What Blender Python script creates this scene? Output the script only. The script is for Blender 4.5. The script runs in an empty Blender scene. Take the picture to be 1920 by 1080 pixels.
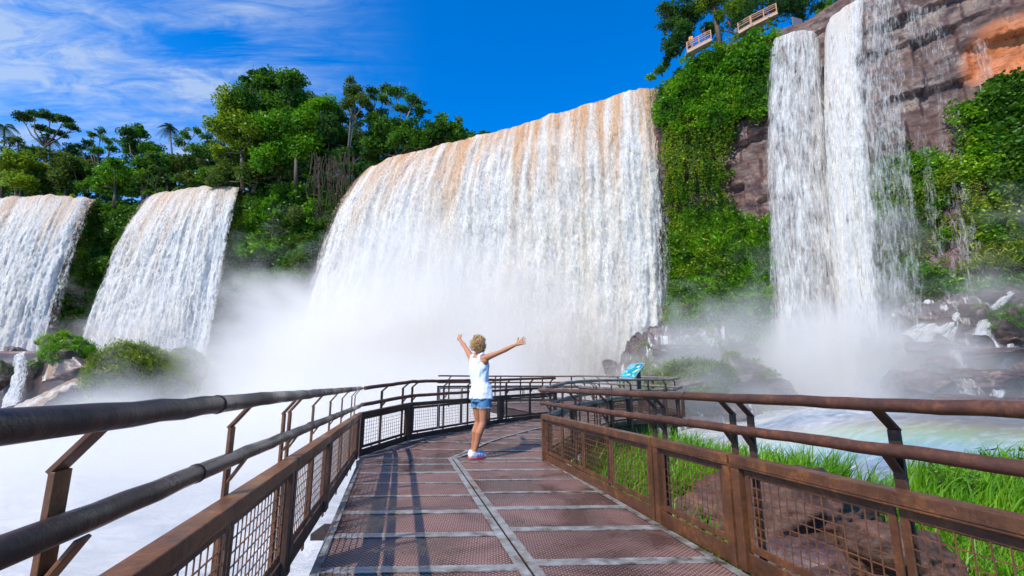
import bpy, bmesh, math, random
import numpy as np
from mathutils import Vector, Matrix
R = math.radians
rng = np.random.default_rng(7)
random.seed(7)
S = bpy.context.scene
C = S.collection
PITCH = math.atan(180/900.)
CP, SP = math.cos(PITCH), math.sin(PITCH)
CAM = (0.0, 0.0, 1.0)

def ray(x, y):
    xc, yc = (x-960)/900., (540-y)/900.
    return np.array([xc, CP-yc*SP, SP+yc*CP])
def at_z(x, y, z):
    d = ray(x, y); t = (z-1.0)/d[2]
    return Vector((d[0]*t, d[1]*t, z))
def at_y(x, y, Y):
    d = ray(x, y); t = Y/d[1]
    return Vector((d[0]*t, Y, 1.0+d[2]*t))
def to_px(p):
    p = np.asarray(p, float)
    X, Y, Z = p[..., 0], p[..., 1], p[..., 2]-1.0
    f = Y*CP+Z*SP; u = -Y*SP+Z*CP
    f = np.where(f < .01, .01, f)
    return 960+900*X/f, 540-900*u/f

# ---------- numpy noise
def _h(ix, iy, iz, seed):
    n = (ix*374761393 + iy*668265263 + iz*2147483647 + seed*1274126177) & 0xFFFFFFFF
    n = ((n ^ (n >> 13))*1274126177) & 0xFFFFFFFF
    n = ((n ^ (n >> 16))*2246822519) & 0xFFFFFFFF
    return ((n ^ (n >> 15)) & 0xFFFFFF)/float(0xFFFFFF)
def vn(x, y, z=0.0, seed=0):
    x, y, z = np.broadcast_arrays(np.asarray(x, float), np.asarray(y, float), np.asarray(z, float))
    ix, iy, iz = np.floor(x).astype(np.int64), np.floor(y).astype(np.int64), np.floor(z).astype(np.int64)
    fx, fy, fz = x-ix, y-iy, z-iz
    fx, fy, fz = fx*fx*(3-2*fx), fy*fy*(3-2*fy), fz*fz*(3-2*fz)
    def c(a, b, d): return _h(ix+a, iy+b, iz+d, seed)
    def l(a, b, t): return a+(b-a)*t
    return l(l(l(c(0,0,0), c(1,0,0), fx), l(c(0,1,0), c(1,1,0), fx), fy),
             l(l(c(0,0,1), c(1,0,1), fx), l(c(0,1,1), c(1,1,1), fx), fy), fz)
def fbm(x, y, z=0.0, o=4, seed=0, g=.5):
    a, s, t = 1., 0., 0.
    for k in range(o):
        s = s+a*vn(np.asarray(x)*2**k, np.asarray(y)*2**k, np.asarray(z)*2**k, seed+k*17); t += a; a *= g
    return s/t
def sstep(a, b, x):
    t = np.clip((np.asarray(x, float)-a)/(b-a), 0, 1); return t*t*(3-2*t)

# ---------- materials
def mat(name):
    m = bpy.data.materials.new(name); m.use_nodes = True
    nt = m.node_tree
    for n in list(nt.nodes): nt.nodes.remove(n)
    return m, nt
class NT:
    def __init__(s, nt): s.nt = nt
    def n(s, t, **k):
        nd = s.nt.nodes.new(t)
        for a, b in k.items():
            if a.startswith('i_'):
                key = a[2:].replace('_', ' ')
                nd.inputs[key].default_value = b
            else: setattr(nd, a, b)
        return nd
    def l(s, a, b): s.nt.links.new(a, b)
    def noise(s, vec, scale, detail=4, rough=.55, dist=0.):
        nd = s.n('ShaderNodeTexNoise'); nd.inputs['Scale'].default_value = scale
        nd.inputs['Detail'].default_value = detail; nd.inputs['Roughness'].default_value = rough
        nd.inputs['Distortion'].default_value = dist
        if vec is not None: s.l(vec, nd.inputs['Vector'])
        return nd.outputs[0]
    def ramp(s, fac, stops, interp='LINEAR'):
        nd = s.n('ShaderNodeValToRGB'); cr = nd.color_ramp; cr.interpolation = interp
        while len(cr.elements) < len(stops): cr.elements.new(.5)
        for e, (p, c) in zip(cr.elements, stops):
            e.position = p; e.color = (*c, 1) if len(c) == 3 else c
        s.l(fac, nd.inputs[0]); return nd.outputs[0]
    def mapv(s, vec, scale=(1,1,1), rot=(0,0,0), loc=(0,0,0)):
        nd = s.n('ShaderNodeMapping'); nd.inputs['Scale'].default_value = scale
        nd.inputs['Rotation'].default_value = rot; nd.inputs['Location'].default_value = loc
        s.l(vec, nd.inputs['Vector']); return nd.outputs[0]
    def math(s, op, a, b=None, c=None, clamp=False):
        nd = s.n('ShaderNodeMath', operation=op); nd.use_clamp = clamp
        for i, v in enumerate((a, b, c)):
            if v is None: continue
            if isinstance(v, (int, float)): nd.inputs[i].default_value = v
            else: s.l(v, nd.inputs[i])
        return nd.outputs[0]
    def mix(s, fac, a, b, mode='MIX'):
        nd = s.n('ShaderNodeMix', data_type='RGBA', blend_type=mode)
        for k, v in ((0, fac), (6, a), (7, b)):
            if isinstance(v, (int, float)): nd.inputs[k].default_value = v
            elif isinstance(v, tuple): nd.inputs[k].default_value = (*v, 1) if len(v) == 3 else v
            else: s.l(v, nd.inputs[k])
        return nd.outputs[2]
    def bump(s, h, strength=.5, dist=.02):
        nd = s.n('ShaderNodeBump'); nd.inputs['Strength'].default_value = strength
        nd.inputs['Distance'].default_value = dist; s.l(h, nd.inputs['Height']); return nd.outputs[0]
    def bsdf(s, col, rough=.6, metal=0., nrm=None, spec=.5, **k):
        nd = s.n('ShaderNodeBsdfPrincipled')
        for key, v in (('Base Color', col), ('Roughness', rough), ('Metallic', metal), ('Specular IOR Level', spec)):
            if isinstance(v, (int, float)): nd.inputs[key].default_value = v
            elif isinstance(v, tuple): nd.inputs[key].default_value = (*v, 1)
            else: s.l(v, nd.inputs[key])
        if nrm is not None: s.l(nrm, nd.inputs['Normal'])
        for a, b in k.items(): nd.inputs[a.replace('_', ' ')].default_value = b
        return nd.outputs[0]
    def out(s, surf=None, vol=None):
        o = s.n('ShaderNodeOutputMaterial')
        if surf is not None: s.l(surf, o.inputs['Surface'])
        if vol is not None: s.l(vol, o.inputs['Volume'])
    def obj(s): return s.n('ShaderNodeTexCoord').outputs['Object']
    def geo(s): return s.n('ShaderNodeNewGeometry').outputs['Position']
    def uv(s, name='UVMap'): return s.n('ShaderNodeUVMap', uv_map=name).outputs[0]
    def attr(s, name): return s.n('ShaderNodeAttribute', attribute_name=name)

def simple(name, col, rough=.6, metal=0., var=.25, scale=8., bump=.3, bd=.01, spec=.5):
    m, nt = mat(name); N = NT(nt); p = N.geo()
    f = N.noise(p, scale, 5)
    c = N.mix(f, tuple(v*(1-var) for v in col), tuple(min(1, v*(1+var)) for v in col))
    N.out(N.bsdf(c, rough, metal, N.bump(N.noise(p, scale*4, 4), bump, bd), spec))
    return m

def rust_mat(name, dark=(.035,.014,.009), mid=(.17,.065,.025), hot=(.34,.13,.035), wet=.35, bias=.5):
    m, nt = mat(name); N = NT(nt); p = N.geo()
    n1 = N.noise(p, 7, 6, .65); n2 = N.noise(p, 38, 5, .7); n3 = N.noise(p, 2.2, 3)
    a = N.math('ADD', N.math('MULTIPLY', n1, .6), N.math('MULTIPLY', n2, .4))
    c = N.ramp(a, [(bias-.18, dark), (bias, mid), (bias+.14, hot)])
    c = N.mix(N.math('MULTIPLY', n3, .5), c, tuple(v*1.2 for v in mid))
    r = N.ramp(n3, [(.35, (wet,)*3), (.65, (.6,)*3)])
    N.out(N.bsdf(c, r, .15, N.bump(N.math('ADD', n2, N.math('MULTIPLY', n1, .7)), .55, .006), .6))
    return m

def leaf_mat(name, cols, trans=.35, scale=.25, rough=.45):
    """cols: 4 albedo colours picked by a per-leaf random value and by patches through the plant"""
    m, nt = mat(name); N = NT(nt); p = N.geo()
    a = N.attr('rnd').outputs['Fac']
    n = N.noise(p, scale, 3)
    f = N.math('ADD', N.math('MULTIPLY', a, .55), N.math('MULTIPLY', N.math('SUBTRACT', n, .5), 1.5))
    f = N.math('ADD', f, .22, clamp=True)
    c = N.ramp(f, [(0, cols[0]), (.33, cols[1]), (.66, cols[2]), (1, cols[3])])
    b = N.bsdf(c, rough, 0, None, .35)
    t = N.n('ShaderNodeBsdfTranslucent')
    N.l(N.mix(1., c, (1.15, 1.25, .5), 'MULTIPLY'), t.inputs[0])
    mx = N.n('ShaderNodeMixShader'); mx.inputs[0].default_value = trans
    N.l(b, mx.inputs[1]); N.l(t.outputs[0], mx.inputs[2])
    N.out(mx.outputs[0]); return m

# ---------- objects
def link(name, me, m=None, parent=None):
    o = bpy.data.objects.new(name, me); C.objects.link(o)
    if m is not None and me is not None and not me.materials: me.materials.append(m)
    if parent is not None: o.parent = parent
    return o
def tag(o, label, cat, group=None):
    o['label'] = label; o['category'] = cat
    if group: o['group'] = group
    return o
def kind(o, k, label=None):
    o['kind'] = k
    if label: o['label'] = label
    return o
def empty(name, loc, rz=0.):
    o = bpy.data.objects.new(name, None); C.objects.link(o)
    o.location = loc; o.rotation_euler = (0, 0, rz); o.empty_display_size = .2
    return o
def mesh_np(name, V, F, smooth=True, uvs=None, rnd=None):
    """V (n,3); F (m,k) of one k"""
    V = np.asarray(V, np.float32); F = np.asarray(F, np.int32)
    me = bpy.data.meshes.new(name)
    me.vertices.add(len(V)); me.vertices.foreach_set('co', V.ravel())
    k = F.shape[1]
    me.loops.add(F.size); me.loops.foreach_set('vertex_index', F.ravel())
    me.polygons.add(len(F)); me.polygons.foreach_set('loop_start', np.arange(0, F.size, k, dtype=np.int32))
    if smooth: me.polygons.foreach_set('use_smooth', np.ones(len(F), bool))
    me.update(calc_edges=True)
    if uvs:
        for un, U in uvs.items():
            ul = me.uv_layers.new(name=un)
            ul.data.foreach_set('uv', np.asarray(U, np.float32)[F.ravel()].ravel())
    if rnd is not None:
        a = me.attributes.new('rnd', 'FLOAT', 'POINT'); a.data.foreach_set('value', np.asarray(rnd, np.float32))
    me.validate(); return me
def grid_faces(nu, nv):
    i = np.arange(nu-1)[:, None]*nv+np.arange(nv-1)[None, :]
    return np.stack([i, i+nv, i+nv+1, i+1], -1).reshape(-1, 4)

class MB:
    """collects shapes into one mesh"""
    def __init__(s): s.v = []; s.f = []
    def add(s, V, F):
        k = len(s.v); s.v += [tuple(v) for v in V]; s.f += [tuple(i+k for i in f) for f in F]
    def hexa(s, P):
        s.add(P, [(0,3,2,1),(4,5,6,7),(0,1,5,4),(1,2,6,5),(2,3,7,6),(3,0,4,7)])
    def box(s, c, d, rz=0.):
        cx, cy, cz = c; x, y, z = d[0]/2, d[1]/2, d[2]/2
        q = [(-x,-y,-z),(x,-y,-z),(x,y,-z),(-x,y,-z),(-x,-y,z),(x,-y,z),(x,y,z),(-x,y,z)]
        co, si = math.cos(rz), math.sin(rz)
        s.hexa([(cx+a*co-b*si, cy+a*si+b*co, cz+e) for a, b, e in q])
    def bar(s, a, b, w, h, up=(0,0,1)):
        """box from a to b, w sideways, h along up"""
        a, b = Vector(a), Vector(b); d = (b-a).normalized(); up = Vector(up)
        si = d.cross(up)
        si = si.normalized() if si.length > 1e-5 else Vector((1,0,0))
        u = si.cross(d).normalized()
        P = []
        for p in (a, b):
            P += [p-si*w/2-u*h/2, p+si*w/2-u*h/2, p+si*w/2+u*h/2, p-si*w/2+u*h/2]
        s.add(P, [(0,3,2,1),(4,5,6,7),(0,1,5,4),(1,2,6,5),(2,3,7,6),(3,0,4,7)])
    def tube(s, pts, rad, n=8, caps=True):
        pts = [Vector(p) for p in pts]
        if not hasattr(rad, '__len__'): rad = [rad]*len(pts)
        V = []; prev = None
        for i, p in enumerate(pts):
            d = (pts[min(i+1, len(pts)-1)]-pts[max(i-1, 0)])
            d = d.normalized() if d.length > 1e-9 else Vector((0,0,1))
            if prev is None:
                prev = d.orthogonal().normalized()
            e1 = (prev-d*prev.dot(d))
            e1 = e1.normalized() if e1.length > 1e-6 else d.orthogonal().normalized()
            e2 = d.cross(e1); prev = e1
            for k in range(n):
                a = 2*math.pi*k/n; V.append(p+(e1*math.cos(a)+e2*math.sin(a))*rad[i])
        F = []
        for i in range(len(pts)-1):
            for k in range(n):
                F.append((i*n+k, i*n+(k+1) % n, (i+1)*n+(k+1) % n, (i+1)*n+k))
        if caps:
            F.append(tuple(range(n-1, -1, -1))); F.append(tuple((len(pts)-1)*n+k for k in range(n)))
        s.add(V, F)
    def build(s, name, m, parent=None, smooth=False, bevel=0.):
        me = bpy.data.meshes.new(name); me.from_pydata(s.v, [], s.f)
        if smooth:
            for p in me.polygons: p.use_smooth = len(p.vertices) == 4
        me.update()
        o = link(name, me, m, parent)
        if bevel:
            b = o.modifiers.new('bevel', 'BEVEL'); b.width = bevel; b.segments = 2; b.limit_method = 'ANGLE'
        return o
def copy_tree(o, parent=None, loc=None, rz=None, sc=None):
    c = o.copy(); C.objects.link(c)
    if parent is not None: c.parent = parent
    if loc is not None: c.location = loc
    if rz is not None: c.rotation_euler.z = rz
    if sc is not None: c.scale = sc if hasattr(sc, '__len__') else (sc,)*3
    for ch in list(o.children): copy_tree(ch, c)
    return c

# ---------- leaves
def leaves(P, size, up=.5, aspect=.55, droop=0., rs=None, hang=False):
    """P (n,3) positions; returns V,F,rnd of folded leaf quads with random tilt"""
    rs = rs or rng
    n = len(P); size = np.broadcast_to(size, (n,))*rs.uniform(.65, 1.35, n)
    nr = rs.normal(size=(n, 3)); nr[:, 2] = np.abs(nr[:, 2])+up
    nr /= np.linalg.norm(nr, axis=1)[:, None]
    t = rs.normal(size=(n, 3)); t[:, 2] -= droop
    if hang: t[:, 2] -= 1.6
    t -= nr*np.sum(t*nr, 1)[:, None]; t /= np.linalg.norm(t, axis=1)[:, None]+1e-9
    b = np.cross(nr, t)
    L = size[:, None]*t; W = (size*aspect)[:, None]*b*.5
    V = np.stack([P-L*.5, P+W-nr*size[:, None]*.08, P+L*.5, P-W-nr*size[:, None]*.08], 1).reshape(-1, 3)
    F = np.arange(4*n).reshape(n, 4)
    r = np.repeat(rs.random(n), 4)
    return V, F, r
def clump_points(centers, radii, per, rs=None, flat=1., shell=.55):
    rs = rs or rng
    out = []
    for c, r in zip(centers, radii):
        k = max(6, int(per*r*r))
        d = rs.normal(size=(k, 3)); d /= np.linalg.norm(d, axis=1)[:, None]
        q = r*(shell+(1-shell)*rs.random(k))[:, None]*d
        q[:, 2] *= flat
        out.append(np.asarray(c)+q)
    return np.concatenate(out)
# ================= camera, light, sky
cam_d = bpy.data.cameras.new('camera'); cam_d.sensor_width = 36; cam_d.lens = 36*900/1920.
cam_d.clip_start = .05; cam_d.clip_end = 3000
cam = bpy.data.objects.new('camera', cam_d); C.objects.link(cam)
cam.location = CAM; cam.rotation_euler = (math.pi/2+PITCH, 0, 0); S.camera = cam
SUNV = Vector((-.62, -.72, 1.0)).normalized()          # towards the sun
sl = bpy.data.lights.new('sun', 'SUN'); sl.energy = 4.75; sl.angle = R(.53); sl.color = (1, .925, .80)
sun = bpy.data.objects.new('sun', sl); C.objects.link(sun)
sun.rotation_euler = SUNV.to_track_quat('Z', 'Y').to_euler(); sun.location = (0, -20, 60)
w = bpy.data.worlds.new('World'); S.world = w; w.use_nodes = True
nt = w.node_tree
for n in list(nt.nodes): nt.nodes.remove(n)
N = NT(nt)
sky = N.n('ShaderNodeTexSky', sky_type='NISHITA'); sky.sun_disc = False
sky.sun_elevation = math.asin(SUNV.z); sky.sun_rotation = math.atan2(SUNV.x, SUNV.y)
sky.air_density = 1.0; sky.dust_density = .15; sky.ozone_density = 3.2; sky.altitude = 300
tc = N.n('ShaderNodeTexCoord').outputs['Generated']
sep = N.n('ShaderNodeSeparateXYZ'); N.l(tc, sep.inputs[0])
zz = N.math('ADD', N.math('MAXIMUM', sep.outputs[2], 0.0), .12)
cx = N.math('DIVIDE', sep.outputs[0], zz); cy = N.math('DIVIDE', sep.outputs[1], zz)
cmb = N.n('ShaderNodeCombineXYZ'); N.l(cx, cmb.inputs[0]); N.l(cy, cmb.inputs[1])
cv = cmb.outputs[0]
st = N.mapv(cv, (1.0, 5.0, 1), (0, 0, R(-62)))
n1 = N.noise(N.mapv(cv, (.55, 2.3, 1), (0, 0, R(38))), 1.2, 7, .62, .6)
n2 = N.noise(N.mapv(cv, (1., 1., 1), (0, 0, 0), (3.1, .4, 0)), .9, 3, .5)
n3 = N.noise(N.mapv(cv, (2.6, 5.2, 1), (0, 0, R(38))), 2.0, 6, .68, .8)
# clouds sit in the west (towards -x), clear towards +x
az = N.math('DIVIDE', sep.outputs[0], N.math('MAXIMUM', sep.outputs[1], .05))
m1 = N.ramp(az, [(0.0, (1,)*3), (1.0, (0,)*3)])
reg = N.math('ADD', N.math('SUBTRACT', -.16, az), N.math('MULTIPLY', N.math('SUBTRACT', n2, .5), .5))                       # >0 left of the heading
reg = N.math('MULTIPLY', reg, 1.25, clamp=True)
reg = N.math('POWER', reg, 1.8)
reg = N.math('MULTIPLY', reg, 2.2, clamp=True)
streak = N.ramp(n1, [(.40, (0,)*3), (.62, (1,)*3)])
fine = N.ramp(n3, [(.36, (.12,)*3), (.62, (1,)*3)])
broad = N.ramp(n2, [(.30, (.3,)*3), (.55, (1,)*3)])
cl = N.math('MULTIPLY', N.math('MULTIPLY', streak, fine), broad)
cl = N.math('MULTIPLY', N.math('MULTIPLY', cl, reg), 1.5)
low = N.ramp(sep.outputs[2], [(.18, (.42,)*3), (.55, (0,)*3)])
veil = N.math('MULTIPLY', N.math('MULTIPLY', low, reg), N.math('ADD', .45, streak))
cl = N.math('ADD', cl, veil, clamp=True)
cl = N.math("MULTIPLY", cl, .64)
hs = N.n('ShaderNodeHueSaturation'); hs.inputs['Saturation'].default_value = 1.5; hs.inputs['Value'].default_value = 1.0
hs.inputs['Hue'].default_value = .493
N.l(sky.outputs[0], hs.inputs['Color'])
skyc = N.mix(1.0, hs.outputs[0], (.42, 1.56, 2.16), 'MULTIPLY')
fin = N.mix(cl, skyc, (5.0, 5.9, 7.0))
bg = N.n('ShaderNodeBackground'); N.l(fin, bg.inputs[0]); bg.inputs[1].default_value = .115
wo = N.n('ShaderNodeOutputWorld'); N.l(bg.outputs[0], wo.inputs[0])
S.view_settings.view_transform = 'Standard'; S.view_settings.look = 'None'
S.view_settings.exposure = .16; S.view_settings.gamma = 1
S.render.engine = 'CYCLES'
cy_ = S.cycles
cy_.max_bounces = 12; cy_.diffuse_bounces = 3; cy_.glossy_bounces = 2; cy_.transmission_bounces = 3
cy_.transparent_max_bounces = 24; cy_.volume_bounces = 6
cy_.use_denoising = True; cy_.use_adaptive_sampling = True; cy_.adaptive_threshold = .03; cy_.volume_step_rate = 1.6; cy_.volume_max_steps = 128
cy_.caustics_reflective = False; cy_.caustics_refractive = False; cy_.sample_clamp_indirect = 6

# ================= materials of the setting
def water_mat(name, orange=1.0, alpha=None, lip=(.80, .43, .16), gray=.0, uvscale=1., edge=True, grain=1., aloc=(0, 0, 0), soft=9., vgrain=1.):
    """falling white water; uv = metres along the lip, metres fallen; uv 'span' = 0..1 across and down"""
    m, nt = mat(name); N = NT(nt)
    uv = N.uv('UVMap'); sp = N.uv('span')
    s1 = N.noise(N.mapv(uv, (.42*uvscale, .02, 1)), 1.0, 5, .6)
    s2 = N.noise(N.mapv(uv, (2.4*uvscale, .12, 1)), 1.0, 6, .62)
    s3 = N.noise(N.mapv(uv, (3.2*uvscale, 1.1, 1)), 1.6, 6, .7, .5)
    se = N.n('ShaderNodeSeparateXYZ'); N.l(uv, se.inputs[0])
    down = se.outputs[1]
    fade = N.ramp(N.math('DIVIDE', down, 40.), [(0, (1,)*3), (.2, (.72,)*3), (.5, (.26,)*3), (.8, (.05,)*3)])
    o = N.math('ADD', N.math('MULTIPLY', s1, .50), N.math('ADD', N.math('MULTIPLY', s2, .36), N.math('MULTIPLY', s3, .14)))
    o = N.math('ADD', o, N.math('MULTIPLY', N.math('SUBTRACT', fade, .6), .18))
    of = N.ramp(o, [(.485, (0,)*3), (.53, (.4,)*3), (.60, (1,)*3)])
    of = N.math('MULTIPLY', N.math('MULTIPLY', of, fade), orange, clamp=True)
    base = N.mix(s3, (.94, .93, .91), (.98, .965, .935))
    base = N.mix(N.math('MULTIPLY', N.ramp(s1, [(.35, (0,)*3), (.6, (1,)*3)]), .55*min(1, orange)), base, (.96, .88, .74))
    col = N.mix(N.math('MULTIPLY', of, .85), base, lip)
    if gray:
        g = N.ramp(N.math('ADD', N.math('MULTIPLY', s2, .5), N.math('MULTIPLY', s3, .5)), [(.40, (1,)*3), (.52, (0,)*3)])
        col = N.mix(N.math('MULTIPLY', g, gray), col, (.30, .34, .37))
    s4 = N.noise(N.mapv(uv, (9*uvscale, 3.2, 1)), 1.0, 4, .7)
    bmp = N.bump(N.math('ADD', N.math('ADD', N.math('MULTIPLY', s3, .6), N.math('MULTIPLY', s4, .5)), N.math('MULTIPLY', s2, .6)), .85, .4)
    d = N.bsdf(col, .55, 0, bmp, .25)
    t = N.n('ShaderNodeBsdfTranslucent'); N.l(col, t.inputs[0])
    mx = N.n('ShaderNodeMixShader'); mx.inputs[0].default_value = .32
    N.l(d, mx.inputs[1]); N.l(t.outputs[0], mx.inputs[2])
    sh = mx.outputs[0]
    if alpha is not None or edge:
        ss = N.n('ShaderNodeSeparateXYZ'); N.l(sp, ss.inputs[0])
        u = ss.outputs[0]
        e = N.math('MULTIPLY', N.math('MULTIPLY', u, N.math('SUBTRACT', 1., u)), 4.)
        e = N.math('POWER', e, .5)                      # 0 at the sides
        an = N.noise(N.mapv(uv, (3.4*uvscale*grain, vgrain*grain, 1), (0, 0, 0), aloc), 1.5, 9, .78, .5)
        an2 = N.noise(N.mapv(uv, (.9*uvscale, .1, 1), (0, 0, 0), aloc), 1.0, 3, .5)
        an3 = N.noise(N.mapv(uv, (.8*uvscale, .22, 1)), 1.0, 4, .6)
        q = N.math('ADD', N.math('MULTIPLY', an, .58), N.math('ADD', N.math('MULTIPLY', an2, .2), N.math('MULTIPLY', an3, .22)))
        if alpha is None:
            thr = N.ramp(e, [(0, (.66,)*3), (.25, (.50,)*3), (.42, (.38,)*3), (.62, (.0,)*3)])
        else:
            lo, hi = alpha                              # threshold in the middle and at the sides
            thr = N.ramp(e, [(0, (hi,)*3), (.8, (lo,)*3)])
        k = N.math('MULTIPLY', N.math('SUBTRACT', q, thr), soft, clamp=True)
        tr = N.n('ShaderNodeBsdfTransparent')
        m2 = N.n('ShaderNodeMixShader'); N.l(k, m2.inputs[0]); N.l(tr.outputs[0], m2.inputs[1]); N.l(sh, m2.inputs[2])
        sh = m2.outputs[0]
    N.out(sh); return m

def rock_mat(name, cols, wet=.35, scale=.35, moss=None, orange_at=None, foam=None):
    m, nt = mat(name); N = NT(nt); p = N.geo()
    st = N.noise(N.mapv(p, (.5, .5, 3.)), scale*1.6, 6, .62)
    n2 = N.noise(p, scale*6, 6, .65); n3 = N.noise(p, scale*.6, 3)
    a = N.math('ADD', N.math('MULTIPLY', st, .55), N.math('MULTIPLY', n2, .45))
    c = N.ramp(a, [(.32, cols[0]), (.47, cols[1]), (.58, cols[2]), (.72, cols[3])])
    if orange_at is not None:
        for (cen, rad) in orange_at:
            vm = N.n('ShaderNodeVectorMath', operation='DISTANCE'); N.l(p, vm.inputs[0]); vm.inputs[1].default_value = cen
            f = N.math('SUBTRACT', N.math('ADD', 1.1, N.math('MULTIPLY', n3, .5)), N.math('DIVIDE', vm.outputs['Value'], rad))
            f = N.math('MULTIPLY', f, 3., clamp=True)
            f = N.math('MULTIPLY', f, N.ramp(a, [(.36, (.15,)*3), (.46, (1,)*3)]))
            c = N.mix(f, c, N.mix(n2, (.34, .085, .022), (.58, .175, .045)))
    if moss is not None:
        ge = N.n('ShaderNodeNewGeometry'); sx = N.n('ShaderNodeSeparateXYZ'); N.l(ge.outputs['Normal'], sx.inputs[0])
        f = N.math('ADD', sx.outputs[2], N.math('MULTIPLY', N.math('SUBTRACT', n2, .5), 1.6))
        f = N.math('MULTIPLY', N.math('SUBTRACT', f, moss[0]), 3., clamp=True)
        c = N.mix(f, c, N.mix(n2, moss[1], tuple(v*2 for v in moss[1])))
    if foam is not None:
        f1 = N.noise(N.mapv(p, (1.5, .35, .30)), 1.3, 6, .68, 1.0); f2 = N.noise(p, .22, 3)
        f = N.math('MULTIPLY', N.math('SUBTRACT', N.math('ADD', N.math('MULTIPLY', f1, .75), N.math('MULTIPLY', f2, .35)), foam), 9., clamp=True)
        c = N.mix(f, c, (.84, .85, .85))
    r = N.ramp(n3, [(.4, (wet,)*3), (.65, (.75,)*3)])
    h = N.math('ADD', N.math('MULTIPLY', n2, .9), st)
    N.out(N.bsdf(c, r, 0, N.bump(h, .8, .15/scale*.35), .45)); return m
M = {}
M['fall_main'] = water_mat('white_and_ochre_water', 1.0)
M['fall_left'] = water_mat('white_water_streaked', .75, gray=.35)
M['fall_front'] = water_mat('grainy_front_water', 1.0, alpha=(.455, .56), grain=1.15)
M['fall_front2'] = water_mat('grainy_outer_water', 1.0, alpha=(.47, .56), grain=1.3, aloc=(7.3, 4.1, 2))
M['fall_front_left'] = water_mat('grainy_front_water_left', .6, alpha=(.465, .56), grain=1.0)
M['fall_veil'] = water_mat('lacy_white_water', .12, alpha=(.425, .60), gray=.0, soft=6.5, grain=.85, vgrain=.42)
M['fall_solid'] = water_mat('creamy_spout_water', .5, alpha=(.34, .62), lip=(.88, .64, .40), soft=7., grain=.9, vgrain=.4)
M['fall_thin'] = water_mat('thin_strand_water', .0, alpha=(.495, .62), soft=4.5, grain=1.2, vgrain=.5)
M['fall_mist'] = water_mat('broken_spray_water', .0, alpha=(.47, .62), soft=4.5, grain=1.05, vgrain=.5)
RC = [(.018, .012, .013), (.075, .04, .034), (.15, .082, .065), (.26, .16, .12)]
M['cliff'] = rock_mat('dark_basalt_with_rusty_bands', RC, .4, .30)
OC = [at_y(1890, 110, 37.5), at_y(1730, 200, 43.)]
M['cliff_right'] = rock_mat('purple_brown_basalt', [(.014, .009, .010), (.062, .030, .027), (.12, .055, .040), (.20, .105, .075)], .35, .55,
                            orange_at=[(tuple(OC[0]), 2.7), (tuple(at_y(1800, 55, 39.5)), 1.1)])
M['wet_rock'] = rock_mat('wet_dark_rock', [(.02, .013, .014), (.06, .034, .034), (.115, .065, .058), (.20, .12, .10)], .22, 1.1)
M['moss_rock'] = rock_mat('mossy_wet_rock', [(.02, .014, .012), (.06, .038, .03), (.12, .075, .055), (.18, .12, .09)], .4, 1.1, moss=(.62, (.06, .09, .014)))
M['moss_rock2'] = rock_mat('purple_wet_ledge_rock', [(.02, .014, .016), (.055, .035, .036), (.11, .068, .062), (.19, .12, .105)], .25, .8, moss=(.98, (.05, .09, .012)), foam=.592)
M['bank_rock'] = rock_mat('brown_boulder_rock', [(.02, .011, .008), (.07, .034, .022), (.13, .064, .042), (.20, .11, .07)], .6, 2.4)
M['earth'] = simple('wet_brown_mud', (.11, .06, .042), .5, 0, .5, 1.5, .6, .05)
G = dict(
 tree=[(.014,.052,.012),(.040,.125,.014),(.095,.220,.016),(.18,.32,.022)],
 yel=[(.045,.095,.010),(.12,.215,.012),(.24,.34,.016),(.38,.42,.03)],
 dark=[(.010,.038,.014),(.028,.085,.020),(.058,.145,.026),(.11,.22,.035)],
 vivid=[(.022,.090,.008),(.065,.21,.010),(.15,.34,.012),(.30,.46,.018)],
 grass=[(.045,.150,.010),(.11,.29,.012),(.20,.42,.015),(.36,.56,.03)],
 drape=[(.060,.095,.012),(.13,.20,.014),(.24,.32,.02),(.38,.40,.06)],
 mixed=[(.022,.055,.014),(.065,.12,.020),(.13,.19,.028),(.15,.125,.06)])
for k, v in G.items(): M['leaf_'+k] = leaf_mat('foliage_'+k, v, .35 if k != 'grass' else .45, .25 if k != 'grass' else .9)
M['bark'] = simple('grey_brown_bark', (.10, .07, .05), .8, 0, .5, 3, .7, .05)
M['pale_bark'] = simple('pale_grey_bark', (.34, .28, .23), .8, 0, .35, 3, .7, .05)

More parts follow.
